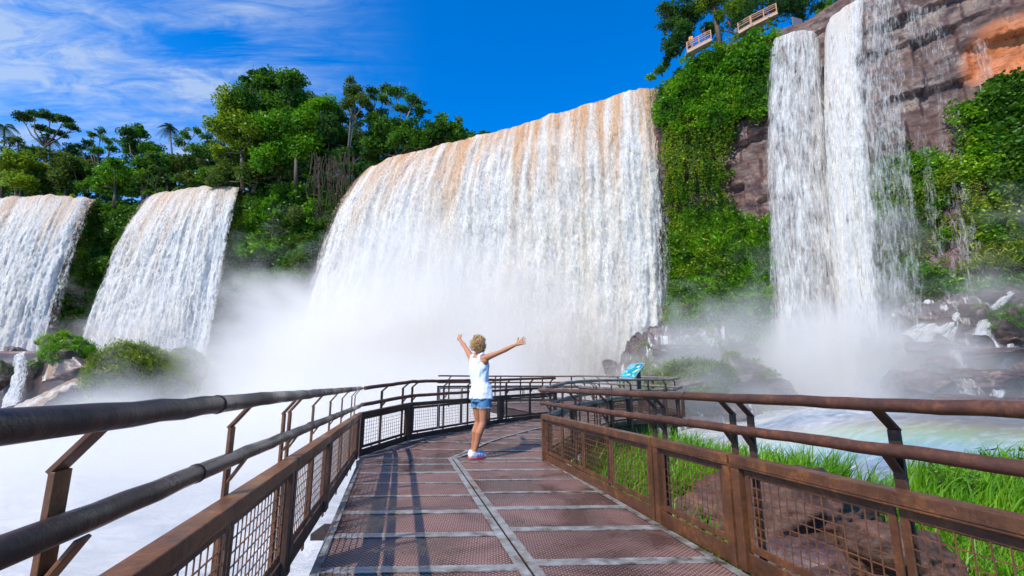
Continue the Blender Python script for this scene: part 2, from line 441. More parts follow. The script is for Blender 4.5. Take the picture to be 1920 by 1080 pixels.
# ================= river: foam-white water, one sheet out to the horizon
def river():
    m, nt = mat('foaming_river_water'); N = NT(nt); p = N.geo()
    n1 = N.noise(p, .09, 5, .6, 1.2); n2 = N.noise(N.mapv(p, (1, 1.6, 1)), .9, 7, .68, 1.5); n3 = N.noise(p, 4., 5)
    a = N.math('ADD', N.math('MULTIPLY', n1, .45), N.math('MULTIPLY', n2, .55))
    sx = N.n('ShaderNodeSeparateXYZ'); N.l(p, sx.inputs[0])
    e = N.math('MULTIPLY', N.math('SUBTRACT', sx.outputs[0], 5.), .05, clamp=True)       # less foam in the pool under the cliff
    vd = N.n('ShaderNodeVectorMath', operation='DISTANCE'); N.l(p, vd.inputs[0]); vd.inputs[1].default_value = (24, 34, -1.5)
    ft = N.math('SUBTRACT', 1., N.math('DIVIDE', vd.outputs['Value'], 15.), clamp=True)
    n5 = N.noise(N.mapv(p, (1, 2.2, 1), (0, 0, .5)), .45, 7, .7, 2.2)
    a = N.math('ADD', a, N.math('MULTIPLY', N.math('SUBTRACT', n5, .5), N.math('MULTIPLY', e, .9)))
    a = N.math('SUBTRACT', N.math('ADD', a, N.math('MULTIPLY', ft, .35)), N.math('MULTIPLY', e, .47))
    c = N.ramp(a, [(.18, (.06, .10, .14)), (.34, (.24, .30, .36)), (.48, (.50, .50, .50)), (.60, (.70, .69, .67))])
    N.out(N.bsdf(c, .4, 0, N.bump(N.math('ADD', n2, N.math('MULTIPLY', n3, .3)), .45, .3), .4)); return m
xs = np.concatenate([[-1600, -600, -250], np.linspace(-130, 110, 320), [250, 600, 1600]])
ys = np.concatenate([[-1600, -500, -100], np.linspace(-20, 100, 200), [160, 400, 1800]])
X, Y = np.meshgrid(xs, ys, indexing='ij')
Z = -3.6+2.2*sstep(9, 20, X)*sstep(-6, 2, Y)+1.1*fbm(X*.22, Y*.3, 0, 4, 3)*1.0+.35*fbm(X*1.1, Y*1.3, 0, 3, 9)
V = np.stack([X, Y, Z], -1).reshape(-1, 3)
me = mesh_np('river', V, grid_faces(len(xs), len(ys))[:, ::-1])
kind(link('river', me, river()), 'structure')

# ================= cliffs
def cliff(name, plan, out, m, ztop=40., zbot=-5., nu=500, nz=200, rough=1.6, seed=1, back=90., lean=None):
    P = np.array(plan, float); seg = np.r_[0, np.cumsum(np.hypot(*np.diff(P[:, :2], axis=0).T))]
    s = np.linspace(0, seg[-1], nu)
    px, py = np.interp(s, seg, P[:, 0]), np.interp(s, seg, P[:, 1])
    zt = np.interp(s, seg, P[:, 2]) if P.shape[1] > 2 else np.full(nu, ztop)
    tx, ty = np.gradient(px, s), np.gradient(py, s)
    k = np.ones(25)/25
    tx = np.convolve(np.pad(tx, 12, 'edge'), k, 'valid'); ty = np.convolve(np.pad(ty, 12, 'edge'), k, 'valid')
    ln = np.hypot(tx, ty); nx, ny = ty/ln, -tx/ln           # towards the viewer side
    f = np.linspace(0, 1, nz)[None, :]
    z = zt[:, None]*(1-f)+zbot*f
    o = out(s[:, None], z)
    ss = np.broadcast_to(s[:, None], z.shape)
    lay = np.floor((z+1.2*fbm(ss*.12, z*.02, 0, 2, seed+5))/2.6)
    o = o+rough*(vn(lay*3.7, ss*.07, 0, seed+1)-.5)*1.6
    o = o+rough*.9*(vn(np.floor(ss/3.1+vn(lay*1.3, 0, 0, seed)*5), lay*1.7, 0, seed+2)-.5)
    o = o+rough*1.5*(fbm(ss*.16, z*.14, 0, 4, seed+3)-.5)+.5*(fbm(ss*.9, z*1.3, 0, 4, seed+4)-.5)
    X = px[:, None]+nx[:, None]*o; Y = py[:, None]+ny[:, None]*o
    V = np.stack([X, Y, z], -1)
    # top: plateau running back behind the edge
    T = []
    for b in (4, 20, back):
        T.append(np.stack([px-nx*0-0*b, py+b, zt+.1+0*px], -1))
    V = np.concatenate([np.stack(T[::-1], 1), V], 1)
    me = mesh_np(name, V.reshape(-1, 3), grid_faces(nu, V.shape[1]))
    ob = kind(link(name, me, m), 'structure')
    return dict(s=s, px=px, py=py, nx=nx, ny=ny, zt=zt, z=z, o=o, V=V[:, 3:], seg=seg)
LP = [(-190, 100), (-130, 99), (-112, 99.5), (-88, 99), (-80, 98.5), (-75, 97.5), (-54, 92.5), (-48, 91), (-34, 88), (-26.7, 85.5), (-5, 73), (6, 67), (19, 60.5), (25, 58)]
def out_left(s, z):
    d = (40-z)/44.
    return 11*np.clip(d, 0, 1)**1.3+0*s
def out_left2(s, z):
    x = np.interp(s, np.r_[0, np.cumsum(np.hypot(*np.diff(np.array(LP), axis=0).T))], [p[0] for p in LP])
    w_ = sstep(-8, -34, x)
    return (1+10.5*w_)*np.clip((40-z)/44., 0, 1)**1.25
CL = cliff('cliff_face', LP, out_left2, M['cliff'], 38.6, -5, 560, 150, 1.7, 11)
RP = [(16.5, 64, 38.5), (18.5, 60, 39.3), (20.8, 56.6, 39.8), (23.5, 53.6, 40.3), (28.5, 49.3, 40.2), (32.5, 46.6, 40.3), (37.5, 42.3, 41.5), (44, 36.5, 44), (52, 29.5, 47), (62, 20, 48), (75, 5, 48)]
def out_right(s, z):
    a = .4+2.6*np.clip((40-z)/40., 0, 1)+1.2*sstep(30, 6, z)+3.2*sstep(14, -2, z)*sstep(13, 9, s)
    veg = sstep(14, 9, s)*sstep(-4, 4, s)
    return a+veg*(1.6*sstep(40, 33, z)*sstep(20, 31, z))
CR = cliff('cliff_face', RP, out_right, M['cliff_right'], 40, -5, 620, 240, 1.25, 31)

# ================= waterfalls
def waterfall(name, lip, fwd, drop, m, nu=260, nv=220, amp=(.12, 1.3), seed=1, label='', back=2.5, width_noise=1., parent=None, pw=2., clump=1., group=None, offset=0., uvseed=None):
    L = np.array([tuple(p) for p in lip], float)
    seg = np.r_[0, np.cumsum(np.linalg.norm(np.diff(L, axis=0), axis=1))]
    s = np.linspace(0, seg[-1], nu)
    lx, ly, lz = (np.interp(s, seg, L[:, k]) for k in range(3))
    if len(L) > 2:
        kk = np.ones(9)/9.
        sm = lambda a: np.convolve(np.pad(a, 4, 'edge'), kk, 'valid')
        lx, ly, lz = sm(lx), sm(ly), sm(lz)
    us = s/seg[-1]
    fw = np.array(fwd, float)                              # rows: forward throw at even stations
    fx = np.interp(us, np.linspace(0, 1, len(fw)), fw[:, 0]); fy = np.interp(us, np.linspace(0, 1, len(fw)), fw[:, 1])
    D = np.interp(us, np.linspace(0, 1, len(drop)), drop) if hasattr(drop, '__len__') else np.full(nu, drop)
    lz = lz+.6*(fbm(s*.30, 3.3, 0, 4, seed if uvseed is None else uvseed)-.5)*2+.22*(vn(s*2.2, 1.7, 0, seed+1)-.5)
    v = np.linspace(0, 1, nv)
    h = np.repeat(np.concatenate([-np.linspace(1, .001, 10), (v**1.15)])[None, :], nu, 0)
    fl = np.hypot(fx, fy)+1e-6; ux, uy = fx/fl, fy/fl
    tneg = np.clip(-h, 0, 1); tpos = np.clip(h, 0, 1)
    hh = D[:, None]*tpos                                   # metres fallen
    g = tpos**(1./pw)
    SS = np.broadcast_to(s[:, None], g.shape)
    X = lx[:, None]+fx[:, None]*g-ux[:, None]*tneg*back
    Y = ly[:, None]+fy[:, None]*g-uy[:, None]*tneg*back
    Zs = lz[:, None]-hh+tneg*.25
    gr = np.clip(hh/12., 0, 1)
    A = amp[0]+(amp[1]-amp[0])*sstep(0, 1, gr)
    wob = 1.5*(fbm(SS*.12, hh*.05, 0, 2, seed+9)-.5)
    st = np.abs(fbm((SS+wob)*.55*width_noise, hh*.035, 0, 4, seed+2)-.5)*2
    st2 = fbm((SS+wob)*1.9*width_noise, hh*.12, 0, 3, seed+3)
    cl = 1-np.abs(fbm((SS+wob)*.9*width_noise, hh*.13+g*2, 0, 5, seed+4, .6)-.5)*2.4
    fn = fbm(SS*3.4*width_noise, hh*1.0, 0, 3, seed+6, .7)
    d = A*(1.3*(1-st)+.55*st2+clump*cl*.75*sstep(.1, 1, gr)+clump*.42*fn*sstep(.05, .6, gr))
    d = d-A*1.2
    nxn, nyn = ux, uy
    d = d+offset*sstep(0, .12, tpos)
    X = X+nxn[:, None]*d; Y = Y+nyn[:, None]*d
    V = np.stack([X, Y, Zs], -1).reshape(-1, 3)
    UV = np.stack([SS+(seed if uvseed is None else uvseed)*3.7, hh-tneg*back], -1).reshape(-1, 2)
    SP_ = np.stack([np.broadcast_to(us[:, None], g.shape), tpos+0*SS], -1).reshape(-1, 2)
    me = mesh_np(name, V, grid_faces(nu, g.shape[1]), True, {'UVMap': UV, 'span': SP_})
    o = link(name, me, m, parent)
    if parent is None: tag(o, label, 'waterfall', group)
    return o
def lipz(pts, z): return [at_z(x, y, z) for x, y in pts]
ml = lipz([(684, 330), (700, 312), (730, 297), (800, 281), (870, 263), (900, 251), (960, 239), (1040, 214), (1130, 188), (1180, 167), (1215, 163), (1244, 168)], 39.4)
wm_ = waterfall('waterfall', ml, [(-4.5, -15), (-3.5, -12), (-2.6, -8), (-1.6, -5), (-1.2, -3.2)], 43, M['fall_main'], 520, 300, (.10, 1.25), 5, pw=1.6, label=
          'widest white waterfall with ochre streaks, pouring over a long curved lip in the middle')
for k_, (of_, sd_) in enumerate(((.45, 105), (1.0, 205))):
    waterfall('water_layer', ml, [(-4.5, -15), (-3.5, -12), (-2.6, -8), (-1.6, -5), (-1.2, -3.2)], 43, M['fall_front' if k_ == 0 else 'fall_front2'], 420, 260, (.08, 1.15), sd_, parent=wm_, offset=of_, clump=1.1, uvseed=5, pw=1.6)
f2 = lipz([(288, 366), (330, 358), (380, 351), (420, 347), (455, 349)], 39.2)
w2_ = waterfall('waterfall', f2, [(2.5, -14.5), (6.5, -14)], 36, M['fall_left'], 240, 220, (.12, 1.1), 23, pw=1.65, label=
          'narrower white waterfall between two jungle-covered cliff faces, left of the widest fall')
waterfall('water_layer', f2, [(2.5, -14.5), (6.5, -14)], 36, M['fall_front_left'], 200, 180, (.1, 1.0), 123, parent=w2_, offset=.6, uvseed=23, pw=1.65)
f1 = lipz([(-260, 372), (-120, 374), (-30, 371), (0, 371), (25, 369), (50, 371), (100, 366), (150, 368), (189, 373)], 39.2)
w1_ = waterfall('waterfall', f1, [(9, -14), (9, -14)], 36, M['fall_left'], 300, 220, (.12, 1.2), 37, pw=1.65, label=
          'white waterfall with one brown streak, cut off by the left edge of the photo')
waterfall('water_layer', f1, [(9, -14), (9, -14)], 36, M['fall_front_left'], 240, 180, (.1, 1.0), 137, parent=w1_, offset=.6, uvseed=37, pw=1.65)
# right group, plunging past the basalt wall
def lipy(pts): return [at_y(x, y, Yd) for x, y, Yd in pts]
v1 = lipy([(1441, 92, 46.2), (1452, 68, 46.2), (1480, 58, 45.6), (1505, 53, 45.), (1524, 56, 44.8), (1540, 76, 44.4)])
f = waterfall('waterfall', v1, [(-4.9, -2.9), (-3.0, -2.7)], 42, M['fall_veil'], 150, 260, (.06, .55), 51,
          'lacy white waterfall beside the creamy spout, falling next to the hanging greenery', width_noise=1.7, clump=1.3, pw=1.35)
bk = waterfall('water_layer', [p+Vector((.35, .5, -.15)) for p in v1], [(-4.5, -2.3), (-2.7, -2.1)], 42, M['fall_veil'], 110, 200, (.06, .5), 57, parent=f, width_noise=1.9, pw=1.35)
v2 = lipy([(1548, 66, 43.6), (1556, 38, 43.2), (1575, 20, 42.8), (1600, 4, 42.2), (1625, -8, 41.6), (1655, -22, 41.2)])
f = waterfall('waterfall', v2[:5], [(-5.6, -3.6), (-6.2, -3.8)], 43, M['fall_solid'], 110, 260, (.08, .65), 61,
          'tall cream-coloured spout of falling water plunging in front of dark rock', width_noise=1.5, clump=1.2, pw=1.4)
v3 = lipy([(1588, 8, 42.2), (1610, -6, 41.6), (1650, -26, 40.8), (1690, -40, 40.0)])
f3 = waterfall('waterfall', v3, [(-5.6, -3.2)], 43, M['fall_mist'], 110, 240, (.06, .6), 67,
          'ragged veil of white spray falling beside the creamy spout, over brown rock', width_noise=1.8, clump=1.4, pw=1.35)
waterfall('water_layer', [p+Vector((-.4, -.5, 0)) for p in v3], [(-6.2, -3.6)], 43, M['fall_mist'], 90, 200, (.06, .5), 68, parent=f3, width_noise=2.0, pw=1.35)
for i, (pts, lab) in enumerate([
    ([(1680, -55, 40.7), (1770, -85, 39.0)], 'thin threads of water over brown rock between the ragged spray and the orange rock face'),
    ([(1770, -90, 38.6), (1812, -100, 38.0)], 'slim strand of falling water beside the bright orange rock')]):
    waterfall('waterfall', lipy(pts), [(-4.5, -2.6)] if i == 0 else [(-1.5, -1.8)], 42, M['fall_thin'], 60, 220, (.04, .45), 71+i*6, lab, width_noise=2.2, pw=1.3)
# ================= mist: real volumes with uneven density
def mist(name, lo, hi, blobs, dens, nscale, label, thr=.42, ns=.10, aniso=.25, col=(.985, .985, .99), seedloc=(0, 0, 0), step=1.0):
    m, nt = mat(name+'_air'); N = NT(nt); p = N.geo()
    tot = None
    for (c, r, wgt) in blobs:
        v = N.n('ShaderNodeVectorMath', operation='SUBTRACT'); N.l(p, v.inputs[0]); v.inputs[1].default_value = c
        v2 = N.n('ShaderNodeVectorMath', operation='DIVIDE'); N.l(v.outputs[0], v2.inputs[0]); v2.inputs[1].default_value = r
        d = N.n('ShaderNodeVectorMath', operation='LENGTH'); N.l(v2.outputs[0], d.inputs[0])
        g = N.math('MULTIPLY', N.math('SUBTRACT', 1., d.outputs['Value']), wgt)
        tot = g if tot is None else N.math('MAXIMUM', tot, g)
    n1 = N.noise(N.mapv(p, (1, 1, 1.3), (.3, .2, 0), seedloc), ns, 5, .58, .3)
    q = N.math('ADD', tot, N.math('MULTIPLY', N.math('SUBTRACT', n1, .5), nscale))
    q = N.math('MULTIPLY', q, dens)
    q = N.math('MINIMUM', N.math('MAXIMUM', q, 0.), dens)
    vs = N.n('ShaderNodeVolumePrincipled'); vs.inputs['Color'].default_value = (*col, 1)
    vs.inputs['Anisotropy'].default_value = aniso
    N.l(q, vs.inputs['Density'])
    N.out(None, vs.outputs[0])
    b = MB(); b.box([(a+c)/2 for a, c in zip(lo, hi)], [c-a for a, c in zip(lo, hi)])
    o = b.build(name, m); kind(o, 'stuff', label)
    try: m.volume_intensity = 1
    except Exception: pass
    return o
mist('mist', (-80, 5, -5.2), (27, 84, 26), [
    ((-12, 60, -3), (31, 20, 23), 1.8), ((4, 56, -4), (18, 14, 14), 1.5), ((-27, 62, -4), (20, 20, 20), 1.0), ((-13, 38, -5.5), (21, 19, 9.5), 1.7),
    ((-22, 18, -6), (28, 14, 6.3), 3.6), ((-52, 78, 2), (22, 10, 13), .30)],
     .24, 2.0, 'bright white spray mist billowing up from the foot of the widest waterfall', aniso=.12, col=(.988, .962, .925))
mist('mist', (8, 25, -2.6), (50, 50, 16), [((25, 37.5, -2), (8, 8, 10.5), 3.6), ((28.5, 35, -1), (8, 7, 7), 2.4), ((36, 36, 1), (12, 10, 9), .15), ((17, 38, -1), (10, 9, 10), .85)],
     .34, 1.3, 'pale spray mist around the foot of the creamy spout and over the wet rocks', ns=.2, seedloc=(9, 2, 1), aniso=.12, col=(.988, .962, .925))
mist('mist', (8, 13, -2.5), (42, 24.9, 3.2), [((20, 21, -2.4), (12, 7, 4.2), 1.1), ((32, 21, -2.4), (10, 7, 3.0), .3)],
     .07, 1.2, 'thin spray drifting over the pool behind the bank grass', ns=.25, seedloc=(2, 7, 3), aniso=.12, col=(.988, .962, .925))
# ================= walkway
M['rust'] = rust_mat('rusted_painted_steel')
M['rust_hot'] = rust_mat('bright_orange_rusted_steel', (.028, .012, .007), (.13, .050, .020), (.36, .135, .035), .38, .53)
M['rust_dark'] = rust_mat('dark_wet_rusted_steel', (.018, .010, .009), (.075, .033, .02), (.20, .08, .03), .3, .55)
M['black_pipe'] = rust_mat('wet_black_painted_handrail', (.010, .009, .010), (.042, .026, .022), (.17, .075, .04), .20, .535)
M['brown_pipe'] = rust_mat('brown_rusted_handrail', (.022, .011, .008), (.095, .036, .019), (.27, .10, .035), .38, .52)
M['grey_pipe'] = rust_mat('worn_grey_handrail', (.05, .035, .03), (.16, .125, .11), (.30, .25, .22), .45, .45)
M['wire'] = rust_mat('rusted_mesh_wire', (.03, .014, .010), (.16, .065, .03), (.30, .12, .04), .5, .5)
def grate_mat():
    m, nt = mat('expanded_metal_grating'); N = NT(nt); uv = N.uv('UVMap')
    b = N.n('ShaderNodeTexBrick'); b.offset = .5; b.squash = 1.
    N.l(uv, b.inputs['Vector'])
    for k, v in (('Scale', 1.), ('Mortar Size', .0052), ('Mortar Smooth', .55), ('Brick Width', .034), ('Row Height', .0165), ('Bias', 0.)):
        b.inputs[k].default_value = v
    b.inputs['Color1'].default_value = (0, 0, 0, 1); b.inputs['Color2'].default_value = (0, 0, 0, 1); b.inputs['Mortar'].default_value = (1, 1, 1, 1)
    f = b.outputs['Fac']
    n = N.noise(uv, 3.5, 5, .6); n2 = N.noise(uv, 40, 3)
    metal = N.mix(N.math('ADD', N.math('MULTIPLY', n, .7), N.math('MULTIPLY', n2, .3)), (.27, .115, .09), (.72, .45, .38))
    bm = N.bump(f, .9, .006)
    wn = N.noise(N.geo(), 1.1, 5, .6, .6); wet = N.ramp(wn, [(.42, (1,)*3), (.56, (0,)*3)])
    metal = N.mix(N.math('MULTIPLY', wet, .6), metal, (.10, .04, .032))
    s = N.bsdf(metal, N.mix(wet, (.52,)*3, (.20,)*3), .35, bm, .6)
    tr = N.n('ShaderNodeBsdfDiffuse'); tr.inputs[0].default_value = (.020, .011, .010, 1); mx = N.n('ShaderNodeMixShader')  # holes painted dark to stand for the shadowed gap under the deck
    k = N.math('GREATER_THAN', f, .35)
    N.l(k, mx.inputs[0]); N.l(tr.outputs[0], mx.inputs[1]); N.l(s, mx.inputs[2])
    N.out(mx.outputs[0]); return m
M['grate'] = grate_mat()
def strip_mat():
    m, nt = mat('worn_galvanised_strip'); N = NT(nt); p = N.geo()
    n = N.noise(p, 9, 6, .65); n2 = N.noise(p, 60, 3)
    c = N.ramp(n, [(.38, (.12, .085, .07)), (.47, (.27, .26, .24)), (.60, (.42, .42, .40)), (.72, (.55, .54, .50))])
    N.out(N.bsdf(c, N.ramp(n, [(.4, (.28,)*3), (.6, (.5,)*3)]), .45, N.bump(n2, .4, .002), .6)); return m
M['strip'] = strip_mat()
M['steel_under'] = rust_mat('dark_rusted_deck_beam', (.012, .008, .007), (.035, .018, .012), (.09, .04, .02), .6, .55)  # darker rust tones for the beams and columns below the deck

walk = empty('walkway', (0, 0, 0)); walk['kind'] = 'structure'
walk['label'] = 'steel grating walkway with worn grey strips bending right over the river'
def lerp(a, b, t): return a+(b-a)*t
def quad_panel(name, q, z, m, thick=.0, parent=walk):
    """flat grating cell; q four (x,y), uv in metres along the first side"""
    q = [Vector((p[0], p[1], p[2] if len(p) > 2 else z)) for p in q]
    e1 = (q[1]-q[0]).normalized(); e2 = Vector((0, 0, 1)).cross(e1)
    V = [tuple(p) for p in q]
    uv = [((p-q[0]).dot(e1)+q[0].x*.37, (p-q[0]).dot(e2)+q[0].y*.37) for p in q]
    me = mesh_np(name, V, [[0, 1, 2, 3]], False, {'UVMap': uv}); return link(name, me, m, parent)
# straight part: left edge, centre joint, right edge as x over y
def xl(Y): return -1.07-(Y-2.8)*.246+.02
def xc_(Y): return .11-(Y-2.8)*.2275
def xr(Y): return 1.22-(Y-2.8)*.1975
Y0 = .35
ysl = [.35, .95, 1.55, 2.2, 2.86, 3.47, 4.06, 4.62, 5.2, 5.78, 6.36, 6.84]
ysr = [.35, .95, 1.55, 2.32, 2.98, 3.62, 4.2, 4.78, 5.38, 5.98, 6.56, 6.9]
strips = MB(); under = MB()
for (ys_, a, b) in ((ysl, xl, lambda Y: xc_(Y)-.035), (ysr, lambda Y: xc_(Y)+.035, xr)):
    for i in range(len(ys_)-1):
        y0, y1 = ys_[i], ys_[i+1]
        tilt = .05
        quad_panel('grating_panel', [(a(y0), y0), (b(y0), y0+tilt), (b(y1), y1+tilt), (a(y1), y1)], 0., M['grate'])
    for i, y in enumerate(ys_):
        A, B = Vector((a(y), y, .004)), Vector((b(y), y+.05, .004))
        wd = .045
        for off in ((-.024, .024) if i in (4, 5, 6) or i % 3 == 0 else (0,)):
            strips.bar(A+Vector((0, off, 0)), B+Vector((0, off, 0)), wd, .005)
        under.bar(A+Vector((0, 0, -.07)), B+Vector((0, 0, -.07)), .05, .1)
# centre joint strips
for sgn in (-1, 1):
    strips.bar((xc_(.35)+sgn*.036, .35, .0085), (xc_(6.9)+sgn*.036, 6.9, .0085), .055, .005)
for f_ in (xl, xr): strips.bar((f_(.35), .35, .0085), (f_(6.9), 6.9, .0085), .05, .006)
for f_ in (xl, xr, xc_): under.bar((f_(.3), .3, -.12), (f_(6.95), 6.95, -.12), .07, .2)
# second part, turning right and climbing a little
def zz_(Y): return float(np.interp(Y, [6.9, 8.05, 10.8, 12, 17, 30], [0, .10, .15, .2, .34, .4]))
Lq = [(-2.10, 6.9), (-1.62, 8.1), (-.95, 9.6), (-.22, 10.85), (.4, 11.5), (1.05, 12.1), (1.5, 13.0)]
Rq = [(.44, 6.86), (.92, 7.9), (1.42, 9.0), (1.95, 10.0), (2.45, 10.6), (3.0, 11.1), (3.4, 12.0)]
nrow = 12
def samp(Q, t):
    d = [0]
    for a, b in zip(Q, Q[1:]): d.append(d[-1]+math.dist(a, b))
    x = np.interp(t*d[-1], d, [q[0] for q in Q]); y = np.interp(t*d[-1], d, [q[1] for q in Q])
    return float(x), float(y)
for i in range(nrow):
    for (fa, fb) in ((0, .48), (.5, 1)):
        q = []
        for (t, f) in ((i/nrow, fa), (i/nrow, fb), ((i+1)/nrow, fb), ((i+1)/nrow, fa)):
            a, b = samp(Lq, t), samp(Rq, t)
            x, y = lerp(a[0], b[0], f), lerp(a[1], b[1], f); q.append((x, y, zz_(y)))
        quad_panel('grating_panel', q, 0, M['grate'])
    a, b = samp(Lq, i/nrow), samp(Rq, i/nrow)
    A, B = Vector((a[0], a[1], zz_(a[1])+.006)), Vector((b[0], b[1], zz_(b[1])+.006))
    strips.bar(A, B, .05, .006); under.bar(A+Vector((0, 0, -.09)), B+Vector((0, 0, -.09)), .06, .12)
for i in range(nrow):
    pa = [samp(Lq, i/nrow), samp(Rq, i/nrow)]; pb = [samp(Lq, (i+1)/nrow), samp(Rq, (i+1)/nrow)]
    A = Vector(((pa[0][0]+pa[1][0])/2, (pa[0][1]+pa[1][1])/2, 0)); B = Vector(((pb[0][0]+pb[1][0])/2, (pb[0][1]+pb[1][1])/2, 0))
    A.z, B.z = zz_(A.y)+.0125, zz_(B.y)+.0125
    strips.bar(A, B, .06, .006)
    for Q in (Lq, Rq):
        p, q = samp(Q, i/nrow), samp(Q, (i+1)/nrow)
        strips.bar((p[0], p[1], zz_(p[1])+.012), (q[0], q[1], zz_(q[1])+.012), .05, .006)
        under.bar((p[0], p[1], zz_(p[1])-.13), (q[0], q[1], zz_(q[1])-.13), .07, .2)
# chevron where the two parts meet
strips.bar((-.78, 6.86, .0145), (-.42, 7.62, .05), .09, .006)
# far platform
plat = [(-1.1, 17.6), (1.05, 12.1), (3.4, 11.9), (4.3, 12.6), (4.2, 15.0), (2.7, 18.6)]
for i in range(5):
    t0, t1 = i/5, (i+1)/5
    A0, B0 = (lerp(1.05, -1.1, t0), lerp(12.1, 17.6, t0)), (lerp(4.1, 2.7, t0), lerp(12.2, 18.6, t0))
    A1, B1 = (lerp(1.05, -1.1, t1), lerp(12.1, 17.6, t1)), (lerp(4.1, 2.7, t1), lerp(12.2, 18.6, t1))
    quad_panel('grating_panel', [(*p, zz_(p[1])) for p in (A0, B0, B1, A1)], 0, M['grate'])
    strips.bar((*A1, zz_(A1[1])+.006), (*B1, zz_(B1[1])+.006), .06, .006)
    under.bar((*A1, zz_(A1[1])-.1), (*B1, zz_(B1[1])-.1), .08, .16)
for a, b in zip(plat, plat[1:]+plat[:1]): under.bar((*a, zz_(a[1])-.13), (*b, zz_(b[1])-.13), .08, .22)
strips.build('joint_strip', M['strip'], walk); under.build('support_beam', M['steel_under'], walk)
# bearing columns under the deck
for (x, y, zt) in [(-1.5, 4.4, -.2), (.85, 4.4, -.2), (-1.9, 6.9, -.2), (.4, 6.8, -.2), (-.3, 10.8, -.05), (2.3, 10.4, -.05), (1.2, 12.6, 0), (4.1, 12.6, 0), (3.3, 17, .1), (-.9, 17.4, .1)]:
    mb = MB(); mb.tube([(x, y, -5), (x, y, zt)], .09, 12); mb.box((x, y, zt-.03), (.3, .3, .05)); mb.build('support_column', M['steel_under'], walk)

